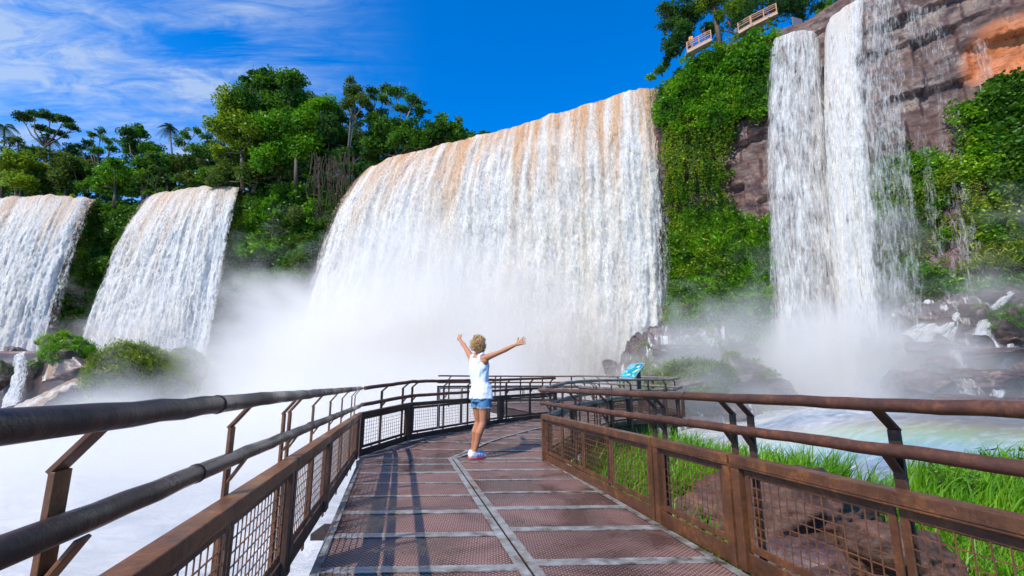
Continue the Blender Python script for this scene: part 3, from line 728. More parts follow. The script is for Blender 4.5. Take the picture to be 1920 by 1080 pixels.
# ================= railings
def railing(label, base, inward, posts, heights=(.94, .71, .60), topo=.07, mido=.03, mats=None, panels=(), rad=.027, mesh=.05, group='railings along the walkway',
            cap_w=.075, top_pts=None, mid_pts=None, divs=None, kick=True, ends=(0, 1)):
    """base: 3D polyline at deck level under the cap; inward: +1 if the deck lies to the right of travel; posts: distances along; panels: distances of panel joints"""
    mats = mats or dict(top='brown_pipe', mid='brown_pipe', cap='rust', frame='rust', post='rust')
    B = [Vector(p) for p in base]
    d = [0.]
    for a, b in zip(B, B[1:]): d.append(d[-1]+(b-a).length)
    def P(s):
        s = max(-.3, min(s, d[-1]+.3))
        for i in range(len(B)-1):
            if s <= d[i+1] or i == len(B)-2:
                t = (s-d[i])/(d[i+1]-d[i]); p = B[i]+(B[i+1]-B[i])*t; dr = (B[i+1]-B[i]); dr.z = 0; dr.normalize()
                return p, dr
    def IN(dr): return Vector((dr.y, -dr.x, 0))*inward
    root = empty('railing', B[0]); tag(root, label, 'railing', group)
    bpy.context.view_layer.update() if False else None
    off = -B[0]
    def mk(mb, nm, m, **k):
        mb.v = [tuple(Vector(v)+off) for v in mb.v]; return mb.build(nm, M[m], root, **k)
    zt, zm, zc = heights
    # pipes
    def pipe(nm, h, o, m, pts):
        mb = MB()
        if pts is None:
            pts = []
            n = len(B)
            ss = sorted(set([0.]+[x for i in range(n-1) for x in (np.linspace(d[i], d[i+1], 6)[1:-1] if False else [d[i]])]+[d[-1]]))
            # soft corners
            sm = []
            for i, s in enumerate(ss):
                if 0 < i < len(ss)-1: sm += [s-.09, s-.04, s+.04, s+.09]
                else: sm.append(s)
            for s in sm:
                p, dr = P(s); pts.append(p+IN(dr)*o+Vector((0, 0, h)))
        q = []
        for a, b in zip(pts, pts[1:]):
            a, b = Vector(a), Vector(b); k = max(1, int((b-a).length/.12))
            for j in range(k): q.append(a+(b-a)*(j/k))
        q.append(Vector(pts[-1]))
        q = [p+Vector((rng.normal()*.0012, rng.normal()*.0012, rng.normal()*.0016)) for p in q]
        rr = [rad*(1+.008*rng.normal()) for _ in q]
        mb.tube(q, rr, 14)
        # joint sleeves
        for s in np.arange(1.3, d[-1]-.3, 2.05):
            i = int(s/d[-1]*(len(q)-2)); a = q[i]; b = q[i+1]; dd = (b-a).normalized()
            mb.tube([a-dd*.006, a+dd*.006], rad*1.09, 14)
        return mk(mb, nm, m, smooth=True)
    pipe('top_rail', zt, topo, mats['top'], top_pts)
    pipe('mid_rail', zm, mido, mats['mid'], mid_pts)
    # frames: cap beam, end posts, kick plate, panels
    J = list(panels)
    for a, b in zip(J, J[1:]):
        fr = MB(); pa, dr = P(a+.012); pb, _ = P(b-.012); up = Vector((0, 0, 1)); s = IN((pb-pa).normalized())
        capm = MB(); capm.bar(pa+up*(zc-.025), pb+up*(zc-.025), cap_w, .05); capm.bar(pa+up*(zc-.0555)+s*(cap_w/2-.008), pb+up*(zc-.0555)+s*(cap_w/2-.008), .010, .012)
        mk(capm, 'cap_beam', mats['cap'], bevel=.004)
        dd = (pb-pa).normalized(); L = (pb-pa).length
        for q in (pa+dd*.03, pb-dd*.03): fr.bar(q+up*.0, q+up*(zc-.0505), .055, .06, up=dd)
        if kick: fr.bar(pa+up*.045+dd*.06, pb+up*.045-dd*.06, .012, .10)
        fr.bar(pa+up*.012+dd*.06-s*.03, pb+up*.012-dd*.06-s*.03, .05, .008)
        mk(fr, 'panel_frame', mats['frame'], bevel=.003)
        nd = (divs or {}).get(round(a, 2)) or max(1, int(round(L/.85)))
        for k in range(nd):
            u0, u1 = .075+(L-.15)*k/nd+.008, .075+(L-.15)*(k+1)/nd-.008
            if u1-u0 < .12: continue
            z0, z1 = .125, zc-.085
            ip = MB()
            for (ua, ub, za, zb) in ((u0, u1, z0, z0), (u0, u1, z1, z1)):
                ip.bar(pa+dd*ua+up*za, pa+dd*ub+up*zb, .010, .035)
            for u in (u0+.0155, u1-.0155): ip.bar(pa+dd*u+up*(z0+.018), pa+dd*u+up*(z1-.018), .011, .031, up=dd)
            for f in (.2, .78): # tabs
                u = lerp(u0, u1, f)
                ip.bar(pa+dd*u+up*(z1+.0178), pa+dd*u+up*(zc-.051), .012, .02, up=dd)
                ip.bar(pa+dd*u+up*.0955, pa+dd*u+up*(z0-.0178), .012, .02, up=dd)
            fo = mk(ip, 'mesh_panel', mats['frame'], bevel=.0015)
            wm = MB(); r = .0021
            nn = max(2, int((u1-u0-.06)/mesh)); nz = max(2, int((z1-z0)/mesh))
            for i in range(nn+1):
                u = lerp(u0+.031, u1-.031, i/nn)+rng.normal()*.001
                wm.bar(pa+dd*u+up*(z0+.017)+s*.003, pa+dd*(u+rng.normal()*.002)+up*(z1-.017)+s*.003, 2*r, 2*r)
            for i in range(nz+1):
                z = lerp(z0+.02, z1-.02, i/nz)
                wm.bar(pa+dd*(u0+.03)+up*z-s*.002, pa+dd*(u1-.03)+up*z-s*.002, 2*r, 2*r)
            wm.v = [tuple(Vector(v)+off) for v in wm.v]; wm.build('wire_mesh', M['wire'], fo)
    for sp_ in posts:
        p, dr = P(sp_); s = IN(dr); o = -.045; up = Vector((0, 0, 1)); w_ = .05
        mb = MB()
        mb.bar(p+s*o+up*-.12, p+s*(o-.0)+up*(zt-.10), w_, .012, up=s)
        mb.bar(p+s*(o-.008)+up*(zt-.102), p+s*topo+up*(zt-.012), w_, .010, up=s+up)
        mb.bar(p+s*(o+.007)+up*(zm-.085), p+s*mido+up*(zm-.012), w_*.9, .008, up=s+up)
        mk(mb, 'post', mats['post'], bevel=.0015)
    return root
def L3(Y, x0, y0, x1, y1, z=0): return (lerp(x0, x1, (Y-y0)/(y1-y0)), Y, z)
# near left: cap runs (-.845,1.12)-(-2.13,6.9)
lx = lambda Y: -.845+(Y-1.12)*(-2.135+.845)/(6.9-1.12)
b0, b1 = (lx(.05), .05, 0), (lx(6.9), 6.9, 0)
dk = math.hypot(1, (2.135-.845)/(6.9-1.12))
sY = lambda Y: (Y-.05)*dk
lb = dict(top='black_pipe', mid='black_pipe', cap='rust', frame='rust_dark', post='rust')
railing('long near stretch of railing with wet black handrails above the mist, left of the deck', [b0, b1], 1,
        [sY(v) for v in (.97, 1.9, 2.72, 2.86, 3.6, 4.45, 5.3, 6.3, 6.72)], (.94, .73, .60), .02, .01, lb,
        [sY(v) for v in (.05, 2.78, 4.15, 6.86)], rad=.0265, divs=None,
        top_pts=[(-.66, .3, .945), (-.715, .69, .94), (-2.12, 6.9, .94)], mid_pts=[(-.72, .3, .745), (-.82, .93, .74), (-2.13, 6.9, .695)])
# near right
rx = lambda Y: 1.62-.2245*(Y-1.4)
rdk = math.hypot(1, .2245); rs_ = lambda Y: (Y-.2)*rdk
rb = dict(top='brown_pipe', mid='brown_pipe', cap='rust_hot', frame='rust_hot', post='rust_dark')
railing('near stretch of orange-rusted railing with brown handrails on the grassy side of the deck', [(rx(.2), .2, 0), (rx(6.75), 6.75, 0)], -1,
        [rs_(v) for v in (1.15, 1.99, 2.80, 2.95, 3.72, 3.86, 4.75, 5.6, 6.55)], (.92, .745, .60), .035, .015, rb,
        [rs_(v) for v in (.2, 2.92, 3.80, 6.74)], rad=.0265, divs=None)
zp = lambda x, y: (x, y, zz_(y))
db = dict(top='brown_pipe', mid='brown_pipe', cap='rust_dark', frame='rust_dark', post='rust_dark')
gb = dict(top='grey_pipe', mid='grey_pipe', cap='grey_pipe', frame='rust_dark', post='rust_dark')
railing('dark curving railing behind the woman, white mist showing through its wire mesh', [zp(-2.14, 6.94), zp(-1.68, 8.08), zp(-1.0, 9.6), zp(-.26, 10.86), zp(.36, 11.52), zp(1.02, 12.12)], 1,
        [.55, 1.1, 1.36, 2.35, 3.2, 4.0, 4.6, 5.4, 6.1], (.94, .71, .60), .07, .03, db, [0, 1.23, 4.35, 6.27])
railing('railing leading away from the corner post of the orange-rusted stretch, worn grey handrails', [zp(.50, 6.80), zp(.96, 7.86), zp(1.47, 8.96), zp(2.0, 9.95), zp(2.5, 10.55), zp(3.1, 11.0), zp(3.75, 11.2), zp(4.2, 12.1)], -1,
        [.5, 1.4, 2.3, 2.45, 3.4, 4.3, 4.9, 5.4], (.94, .71, .60), .07, .03, gb, [0, 1.15, 3.48, 4.26, 6.0])
railing('railing on the outer side of the far platform, under the teal information board', [zp(4.25, 12.2), zp(4.1, 13.2), zp(3.0, 15.6), zp(2.3, 17.2)], -1,
        [.5, 1.5, 1.7, 2.8, 3.0, 4.1, 5.0], (.94, .71, .60), .07, .03, gb, [0, 1.0, 3.6, 5.3])
railing('farthest railing beyond the platform, thin dark rails against white mist', [zp(-2.6, 17.0), zp(-1.0, 18.2), zp(1.2, 18.9), zp(2.7, 18.7)], 1,
        [.5, 1.5, 2.4, 2.6, 3.4, 4.3, 5.4], (.94, .71, .60), .07, .03, db, [0, 2.0, 4.3, 5.8])

# ================= information board
def info_board():
    bl, br = at_y(1160.5, 709, 12.3), at_y(1188, 710.5, 12.0)
    tl, tr = at_y(1182, 682, 12.75), at_y(1210, 680.5, 12.45)
    root = empty('information_board', (bl+br)/2); tag(root, 'teal tilted information board with a map drawing, on a post by the far platform', 'sign')
    off = -(bl+br)/2
    nrm = (br-bl).cross(tl-bl).normalized()
    def slab(nm, f0, f1, g0, g1, t0, t1, m, par=root):
        P = []
        for t in (t0, t1):
            for (f, g) in ((f0, g0), (f1, g0), (f1, g1), (f0, g1)):
                P.append(lerp(lerp(bl, br, f), lerp(tl, tr, f), g)+nrm*t+off)
        mb = MB(); mb.hexa(P); return mb.build(nm, m, par)
    teal, nt = mat('teal_printed_map'); N = NT(nt); p = N.obj()
    n = N.noise(p, 9, 4, .6, 1.); n2 = N.noise(N.mapv(p, (1, 1, 1), (0, 0, .6), (3, 1, 0)), 13, 2)
    c = N.ramp(n, [(.40, (.01, .20, .27)), (.52, (.02, .34, .36)), (.62, (.05, .42, .42)), (.68, (.45, .75, .70))])
    N.out(N.bsdf(c, .35))
    fr = simple('grey_sign_frame', (.42, .44, .44), .4, .3, .1)
    wh = simple('white_sign_print', (.75, .78, .74), .5); ye = simple('yellow_green_print', (.55, .62, .12), .5); bl_ = simple('deep_blue_print', (.01, .10, .30), .5)
    bd = slab('board', .0, 1., .0, 1., -.018, 0, fr)
    slab('printed_map', .04, .96, .05, .95, .0025, .0045, teal, bd)
    # shapes on the map: light river bend, yellow island, blue bay, rows of fine print
    def blob(nm, pts, m, t):
        V = [lerp(lerp(bl, br, f), lerp(tl, tr, f), g)+nrm*t+off for f, g in pts]
        n_ = len(V); V2 = [v+nrm*.0012 for v in V]
        mb = MB(); mb.add(V+V2, [tuple(range(n_, 2*n_))]+[(i, (i+1) % n_, n_+(i+1) % n_, n_+i) for i in range(n_)]); mb.build(nm, m, bd)
    blob('river_drawing', [(.10, .42), (.16, .44), (.24, .30), (.36, .22), (.56, .20), (.60, .27), (.38, .30), (.28, .38), (.18, .50)], wh, .0055)
    blob('island_drawing', [(.60, .40), (.72, .54), (.90, .60), (.92, .54), (.80, .42), (.66, .34)], ye, .0055)
    blob('bay_drawing', [(.52, .62), (.58, .86), (.90, .92), (.93, .80), (.76, .70)], bl_, .0055)
    blob('shoal_drawing', [(.62, .70), (.70, .80), (.86, .82), (.76, .72)], wh, .0070)
    for k in range(5): blob('text_line', [(.10, .90-k*.065), (.44, .90-k*.065), (.44, .885-k*.065), (.10, .885-k*.065)], wh, .0055)
    mb = MB(); c0 = lerp(lerp(bl, br, .72), lerp(tl, tr, .72), .55)-nrm*.03+off
    mb.box((c0.x+.06, c0.y+.04, c0.z-.55), (.10, .08, 1.15)); mb.build('post', M['rust_dark'], root, bevel=.006)
info_board()
# ================= greenery
def inpoly(x, y, poly):
    r = np.zeros(x.shape, bool); n = len(poly)
    for i in range(n):
        x0, y0 = poly[i]; x1, y1 = poly[(i+1) % n]
        c = ((y0 > y) != (y1 > y)) & (x < (x1-x0)*(y-y0)/((y1-y0) or 1e-9)+x0)
        r ^= c
    return r
def surf_pts(CC, poly, n, seed, dens=None):
    """random points of a cliff surface whose direction falls in an outline; returns pos, outward normal, s, z"""
    rs = np.random.default_rng(seed); V = CC['V']; nu, nz = V.shape[:2]; out = []
    tot = 0
    for _ in range(60):
        a = rs.random(60000)*(nu-1.01); b = rs.random(60000)*(nz-1.01)
        i, j = a.astype(int), b.astype(int)
        p = V[i, j]; x, y = to_px(p); k = inpoly(x, y, poly)
        if dens is not None: k &= rs.random(len(k)) < dens(p, x, y)
        nrm = np.stack([CC['nx'][i], CC['ny'][i], 0*CC['nx'][i]], -1)
        out.append((p[k], nrm[k], x[k], y[k])); tot += k.sum()
        if tot > n: break
    r = [np.concatenate([o[q] for o in out])[:n] for q in range(4)]
    return r
def cover(name, CC, poly, n, rad, per, size, m, seed, label, bulge=1.2, aspect=.6, hang=False, flat=.8, dens=None, up=.5, parts=None):
    p, nr, x, y = surf_pts(CC, poly, n, seed, dens); rs = np.random.default_rng(seed+1)
    b = bulge*np.clip(fbm(p[:, 0]*.28, p[:, 1]*.28, p[:, 2]*.28, 3, seed)*1.7-.35, 0, 2)
    c = p+nr*b[:, None]
    r = rad*rs.uniform(.55, 1.35, len(c))
    P = clump_points(c, r, per, rs, flat, .35)
    V, F, rd = leaves(P, size, up, aspect, 0, rs, hang)
    o = link(name, mesh_np(name, V, F, False, rnd=rd), m); kind(o, 'stuff', label); return o
gap = lambda sc, th, sd: (lambda p, x, y: (fbm(p[:, 0]*sc, p[:, 1]*sc, p[:, 2]*sc, 3, sd) > th).astype(float))
V1 = [(1208, 168), (1212, 140), (1245, 112), (1290, 104), (1400, 66), (1462, 46), (1448, 100), (1440, 200), (1436, 232), (1385, 236), (1372, 300), (1380, 330), (1384, 405), (1446, 415), (1452, 640), (1400, 668), (1258, 640), (1252, 450), (1244, 200)]
cover('hanging_greenery', CR, [(1206, 168), (1212, 138), (1245, 108), (1290, 100), (1400, 62), (1464, 40), (1450, 100), (1442, 222), (1380, 236), (1300, 260), (1244, 240)], 420, .75, 95, .34, M['leaf_vivid'], 101,
      'bright leafy greenery hanging over the cliff top between the widest fall and the lacy fall', 1.9, .7, flat=.75)
cover('hanging_vines', CR, V1, 900, .6, 80, .26, M['leaf_tree'], 103, 'vines trailing down the dark cliff right of the widest fall', 1.4, .8, dens=gap(.35, .40, 5))
cover('hanging_vines', CR, [(1255, 230), (1330, 240), (1375, 420), (1450, 430), (1440, 520), (1260, 520)], 520, .55, 80, .25, M['leaf_yel'], 105, 'yellow-green creepers on the cliff between the widest fall and the lacy fall', 1.5, .8, dens=gap(.4, .42, 8))
cover('draping_grass', CR, [(1254, 430), (1300, 400), (1446, 410), (1460, 640), (1430, 690), (1330, 680), (1255, 650)], 1000, .6, 85, .62, M['leaf_grass'], 107, 'bright green grass draping the wet slope left of the lacy fall', 1.1, .14, True)
cover('draping_grass', CR, [(1210, 655), (1290, 625), (1430, 650), (1440, 700), (1380, 720), (1220, 740)], 420, .55, 70, .5, M['leaf_drape'], 109, 'olive moss and grass over the boulders at the slope foot', .5, .16, True, dens=gap(.5, .4, 3))
cover('hanging_greenery', CR, [(1850, 170), (1985, 120), (1985, 470), (1890, 450), (1860, 380), (1870, 290), (1840, 230)], 420, .8, 90, .34, M['leaf_tree'], 111, 'dense dark green leaves on the cliff by the right edge of the photo', 1.8, .7)
cover('hanging_greenery', CR, [(1760, 250), (1800, 190), (1850, 190), (1880, 340), (1800, 340)], 130, .65, 80, .3, M['leaf_vivid'], 113, 'leafy bush patch clinging to brown rock behind the slim strand', 1.3, .7, dens=gap(.3, .38, 2))
cover('draping_grass', CR, [(1610, 420), (1700, 300), (1760, 300), (1880, 330), (1985, 450), (1985, 580), (1800, 590), (1640, 560), (1600, 480)], 900, .55, 75, .55, M['leaf_drape'], 115, 'olive and green grasses on the slope right of the cream-coloured spout', 1.1, .16, True, dens=gap(.22, .36, 6))
cover('hanging_greenery', CR, [(1640, 300), (1760, 290), (1900, 420), (1980, 500), (1880, 560), (1620, 540)], 560, .6, 80, .26, M['leaf_vivid'], 117, 'scattered leafy plants among the grasses right of the spout', 1.5, .6, dens=gap(.3, .45, 12))
cover('hanging_greenery', CR, [(1640, 245), (1720, 240), (1720, 300), (1640, 330)], 30, .5, 60, .25, M['leaf_mixed'], 119, 'sparse tufts on bare rock beside the ragged spray', .8, .7)
cover('hanging_vines', CR, [(1270, 190), (1400, 180), (1370, 300), (1300, 330)], 220, .5, 80, .24, M['leaf_mixed'], 131, 'thin dry creepers over the brown rock under the lookout', 1.0, .8, dens=gap(.5, .46, 15))
cover('slope_thicket', CL, [(440, 360), (600, 360), (620, 430), (560, 540), (420, 550)], 260, 1.0, 44, .5, M['leaf_vivid'], 133, 'bright green leaves on the bulging thicket left of the widest fall', 4.2, .7, dens=gap(.15, .5, 24))
def strands(label, CC, poly, n, seed, m, lmin=2., lmax=7., size=.22):
    p, nr, x, y = surf_pts(CC, poly, n, seed); rs = np.random.default_rng(seed); P = []
    for a, b in zip(p, nr):
        L = rs.uniform(lmin, lmax); k = int(L/.11); t = np.linspace(0, 1, k)
        q = a[None]+b[None]*(1.1+.5*np.sin(t*3))[:, None]+np.stack([.25*np.sin(t*5+rs.uniform(0, 6)), 0*t, -L*t], -1)+rs.normal(size=(k, 3))*.10; P.append(q)
    V, F, rd = leaves(np.concatenate(P), size, .5, .75, .3, rs)
    kind(link('hanging_vines', mesh_np('hanging_vines', V, F, False, rnd=rd), M[m]), 'stuff', label)
strands('long leafy vine strands trailing from the cliff-top greenery', CR, [(1250, 190), (1400, 160), (1375, 230), (1350, 300), (1260, 380)], 120, 141, 'leaf_yel')
strands('dark ivy strands hanging over brown rock left of the lacy fall', CR, [(1255, 300), (1350, 260), (1368, 420), (1300, 450)], 80, 142, 'leaf_tree', 1.5, 5)
strands('trailing vines on the cliff by the right edge of the photo', CR, [(1780, 230), (1960, 250), (1960, 420), (1800, 380)], 90, 143, 'leaf_yel', 1.5, 5)
# left side
cover('slope_thicket', CL, [(182, 372), (300, 366), (262, 450), (205, 610), (120, 620), (135, 520)], 800, 1.2, 42, .5, M['leaf_tree'], 121, 'dark thicket on the cliff between the two left waterfalls', 3.0, .7)
cover('slope_thicket', CL, [(182, 372), (300, 366), (262, 450), (205, 610), (120, 620), (135, 520)], 240, 1.0, 40, .5, M['leaf_mixed'], 123, 'brownish undergrowth mixed into the thicket between the left waterfalls', 2.6, .7, dens=gap(.12, .5, 3))
cover('slope_thicket', CL, [(452, 350), (610, 335), (690, 300), (672, 350), (640, 420), (600, 490), (560, 545), (410, 560), (415, 470)], 1500, 1.2, 42, .5, M['leaf_tree'], 125, 'thick greenery on the cliff face between the narrow fall and the widest fall', 3.4, .7, dens=gap(.12, .28, 4))
cover('slope_thicket', CL, [(452, 350), (560, 345), (600, 400), (600, 490), (560, 545), (410, 560), (415, 470)], 420, 1.1, 40, .5, M['leaf_mixed'], 127, 'olive and brown growth on the cliff left of the widest fall', 3.4, .7, dens=gap(.14, .48, 14))

# ---------- trees
def tree(name, label, cat, base, blobs, leafm, size, per, trunk=.35, barkm='bark', flat=.7, up=.6, seed=1, limbs=True, group=None, lean=None, aspect=.6, shell=.35, sub=9):
    """base world point; blobs: (world centre, radius)"""
    rs = np.random.default_rng(seed); base = Vector(base)
    root = empty(name, base); tag(root, label, cat, group)
    cs, rr = [], []
    for c, r in blobs:
        c = Vector(c)-base
        for k in range(sub):
            d = rs.normal(size=3); d /= np.linalg.norm(d)
            cs.append(np.array(c)+d*r*rs.uniform(.15, .85)*np.array([1, 1, flat])); rr.append(r*rs.uniform(.42, .68))
    P = clump_points(cs, rr, per*2.6, rs, flat, shell)
    V, F, rd = leaves(P, size, up, aspect, .1, rs)
    link('crown', mesh_np('crown', V, F, False, rnd=rd), leafm, root)
    if trunk:
        mb = MB()
        top = Vector(np.mean([np.array(Vector(c)-base) for c, r in blobs], 0))
        fork = top*.45; fork.z = top.z*.55
        if lean is not None: fork = Vector(lean)
        q = [Vector((0, 0, -1.5)), Vector((rs.normal()*.2, rs.normal()*.2, fork.z*.4))+Vector((fork.x, fork.y, 0))*.35, fork]
        mb.tube(q, [trunk*1.25, trunk, trunk*.8], 8)
        if limbs:
            for c, r in blobs:
                c = Vector(c)-base
                mid = fork+(c-fork)*.5+Vector((rs.normal()*.5, rs.normal()*.5, -.06*(c-fork).length))
                mb.tube([fork, mid, c], [trunk*.6, trunk*.4, trunk*.12], 6)
                for k in range(3):
                    e = c+Vector(rs.normal(size=3))*r*.5; mb.tube([mid.lerp(c, .5), e], [trunk*.2, trunk*.06], 5)
        mb.build('trunk', M[barkm], root, smooth=True)
    return root
def pxblobs(lst, Y, seed, jit=2.):
    rs = np.random.default_rng(seed); o = []
    for (x, y, r) in lst:
        Yk = Y+rs.normal()*jit
        o.append((at_y(x, y, Yk), r*Yk/900.*1.32))
    return o
def ztree(label, lst, Y, bx, leafm, seed, size=.56, per=26, trunk=.35, name='tree', cat='tree', flat=.75, barkm='bark', group='jungle trees on the plateau', lean_px=None, zb=38.8, **k):
    b = at_y(bx, 400, Y); b.z = zb
    lean = None
    if lean_px is not None: lean = at_y(*lean_px, Y)-b
    return tree(name, label, cat, b, pxblobs(lst, Y, seed), M[leafm], size, per, trunk, barkm, flat, seed=seed, group=group, lean=lean, **k)
ztree('tallest dense tree of the rounded clump left of the widest fall, bushy top', [(500, 165, 32), (545, 150, 30), (470, 190, 30), (520, 205, 34), (560, 190, 30)], 88, 520, 'leaf_tree', 201, per=24)
ztree('dark feathery tree top rising above the left shoulder of the rounded clump', [(480, 140, 16), (462, 152, 13), (500, 136, 12)], 91, 490, 'leaf_dark', 202, per=30, flat=.5)
ztree('broad yellow-green tree bulging out on the left flank of the rounded clump', [(440, 200, 30), (430, 240, 30), (455, 265, 34), (420, 285, 22), (480, 235, 30)], 86, 450, 'leaf_yel', 203, per=26)
ztree('big leafy tree in the middle of the rounded clump, bright crown', [(530, 250, 36), (570, 230, 32), (600, 200, 28), (560, 275, 34), (500, 290, 30)], 84, 550, 'leaf_vivid', 204, per=26)
ztree('dark tree at the right of the rounded clump beside the pale leaning trunk', [(610, 240, 28), (600, 280, 28), (630, 215, 24), (640, 262, 22), (585, 310, 26)], 87, 610, 'leaf_dark', 205, per=26)
ztree('low shaded tree under the rounded clump above the narrow fall', [(430, 320, 28), (470, 325, 26), (510, 330, 26), (550, 325, 24), (405, 340, 20)], 87.5, 470, 'leaf_mixed', 206, per=24)
ztree('low dark tree where the rounded clump meets the widest fall', [(640, 300, 24), (665, 320, 20), (610, 335, 22), (690, 285, 16)], 86, 640, 'leaf_dark', 207, per=26)
ztree('tall thin tree with a pale leaning trunk and drooping top', [(665, 168, 18), (650, 190, 14), (684, 190, 15), (668, 210, 12), (655, 150, 9)], 86, 634, 'leaf_mixed', 208, per=34, trunk=.28, barkm='pale_bark', flat=.9, lean_px=(662, 225), size=.42, zb=33)
ztree('umbrella-shaped tree with open forked trunk against the blue sky', [(745, 170, 20), (775, 190, 18), (720, 185, 14), (790, 210, 14), (760, 205, 16)], 86, 752, 'leaf_tree', 209, per=30, flat=.42, trunk=.3, barkm='pale_bark', lean_px=(752, 245), size=.42)
ztree('flat-topped tree behind the umbrella-shaped tree', [(700, 175, 14), (722, 165, 12), (690, 198, 14), (712, 215, 16)], 92, 705, 'leaf_dark', 210, per=30, flat=.5, size=.42)
ztree('rounded tree sloping down towards the lip of the widest fall', [(830, 235, 20), (855, 240, 18), (810, 255, 20), (870, 258, 13), (840, 268, 16)], 84, 835, 'leaf_tree', 211, per=28)
ztree('bushy tree under the umbrella-shaped tree, close to the water lip', [(720, 245, 22), (750, 262, 22), (785, 255, 20), (700, 275, 20), (770, 280, 16), (800, 272, 12)], 83, 740, 'leaf_tree', 212, per=26)
ztree('small round bush at the lip of the widest fall, lowest of the tree line', [(888, 262, 9), (902, 252, 8), (914, 250, 6)], 78, 895, 'leaf_tree', 213, per=50, trunk=.12, size=.35)
ztree('flat-topped spreading tree with dark forked limbs on the far left', [(40, 218, 15), (65, 214, 15), (95, 216, 16), (120, 225, 16), (140, 240, 12), (75, 240, 12), (105, 250, 14)], 100, 80, 'leaf_dark', 214, per=34, flat=.36, trunk=.4, lean_px=(84, 275), size=.42)
ztree('airy tree with separate leaf tufts right of the flat-topped tree', [(175, 252, 9), (190, 245, 8), (205, 262, 11), (165, 268, 10), (185, 282, 12), (215, 280, 10), (150, 275, 9)], 101, 180, 'leaf_tree', 215, per=34, flat=.5, size=.4)
ztree('vine-covered tree standing alone above the gap between the left falls', [(240, 250, 15), (262, 248, 14), (250, 275, 20), (285, 282, 20), (270, 305, 22), (300, 300, 18)], 96, 268, 'leaf_tree', 216, per=28)
ztree('slender pale-trunked tree with two arms right of the small palm', [(350, 250, 11), (372, 246, 9), (385, 255, 10), (340, 268, 11), (362, 275, 9), (392, 266, 7)], 98, 348, 'leaf_tree', 217, per=34, barkm='pale_bark', trunk=.22, lean_px=(346, 285), size=.38)
ztree('small pale-leaved tree in front of the palm at the left border', [(18, 265, 10), (35, 262, 9), (45, 275, 8), (10, 280, 9)], 99, 25, 'leaf_mixed', 218, per=34, size=.38)
ztree('bright yellow-green bushy tree above the streaked fall', [(20, 310, 24), (50, 305, 22), (70, 325, 22), (0, 335, 24), (40, 340, 24)], 97, 35, 'leaf_yel', 219, per=26)
ztree('dark dense tree between the flat-topped tree and the lip below', [(110, 300, 22), (135, 310, 22), (90, 330, 20), (120, 340, 22), (150, 330, 18)], 98, 120, 'leaf_mixed', 220, per=26)
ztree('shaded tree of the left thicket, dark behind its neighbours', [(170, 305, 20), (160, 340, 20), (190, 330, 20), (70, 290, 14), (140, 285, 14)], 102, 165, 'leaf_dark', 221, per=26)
ztree('bright bushy tree at the right end of the streaked fall', [(205, 330, 24), (190, 350, 18), (225, 350, 22), (215, 305, 16), (240, 330, 18)], 95.5, 212, 'leaf_vivid', 222, per=28)
ztree('dark tree in the hollow left of the narrow fall', [(290, 330, 20), (310, 340, 18), (270, 345, 18), (320, 320, 16)], 97, 295, 'leaf_dark', 223, per=28)
ztree('round green tree above the lip of the narrow fall', [(340, 310, 20), (365, 300, 20), (390, 310, 20), (350, 335, 18), (385, 335, 18), (320, 300, 14)], 96, 360, 'leaf_mixed', 224, per=28)
ztree('leafy tree joining the narrow fall to the rounded clump', [(410, 300, 20), (400, 330, 20), (375, 285, 14), (425, 345, 16), (400, 275, 12)], 95, 400, 'leaf_tree', 225, per=28)
ztree('yellow-green tuft growing on the very lip of the streaked fall', [(118, 366, 6), (128, 364, 6), (137, 368, 5)], 96.5, 128, 'leaf_yel', 226, per=60, trunk=.1, size=.3, name='shrub', cat='shrub', zb=38)
ztree('small tuft on the lip of the narrow fall', [(332, 356, 5), (340, 358, 4)], 94, 335, 'leaf_yel', 227, per=70, trunk=.1, size=.28, name='shrub', cat='shrub', zb=38)
def understory(label, poly_pts, Y, n, m, seed, rad=1.3, size=.55, per=40):
    rs = np.random.default_rng(seed); P = np.array(poly_pts, float)
    x = rs.uniform(P[:, 0].min(), P[:, 0].max(), n*4); y = rs.uniform(P[:, 1].min(), P[:, 1].max(), n*4); k = inpoly(x, y, poly_pts); x, y = x[k][:n], y[k][:n]
    Yd = np.interp(x, [0, 200, 450, 690, 900], Y)+rs.uniform(0, 5, len(x))
    c = np.array([tuple(at_y(a, b, d)) for a, b, d in zip(x, y, Yd)])
    V, F, rd = leaves(clump_points(c, rad*rs.uniform(.6, 1.3, len(c)), per, rs, .8, .3), size, .6, .65, 0, rs)
    kind(link('undergrowth', mesh_np('undergrowth', V, F, False, rnd=rd), M[m]), 'stuff', label)
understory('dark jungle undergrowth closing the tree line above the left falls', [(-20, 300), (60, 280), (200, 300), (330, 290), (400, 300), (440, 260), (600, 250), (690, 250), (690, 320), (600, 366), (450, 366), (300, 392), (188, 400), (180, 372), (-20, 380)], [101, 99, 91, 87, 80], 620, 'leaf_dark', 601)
understory('lighter jungle leaves mixed into the tree line above the left falls', [(-20, 310), (60, 300), (200, 320), (330, 310), (400, 310), (440, 290), (560, 280), (600, 300), (600, 350), (450, 345), (290, 362), (190, 372), (-20, 372)], [99, 97, 89, 85, 80], 330, 'leaf_tree', 603)
understory('leafy mass filling the low treetops that slope down to the lip of the widest fall', [(690, 215), (740, 225), (800, 225), (860, 240), (895, 258), (860, 275), (760, 292), (690, 320)], [92, 92, 90, 86, 80], 300, 'leaf_tree', 607, 1.1)
understory('mid-green foliage filling the rounded clump left of the widest fall', [(415, 200), (470, 160), (560, 150), (620, 200), (660, 220), (700, 240), (690, 300), (600, 330), (430, 330), (400, 290)], [92, 92, 92, 88, 84], 420, 'leaf_mixed', 605)
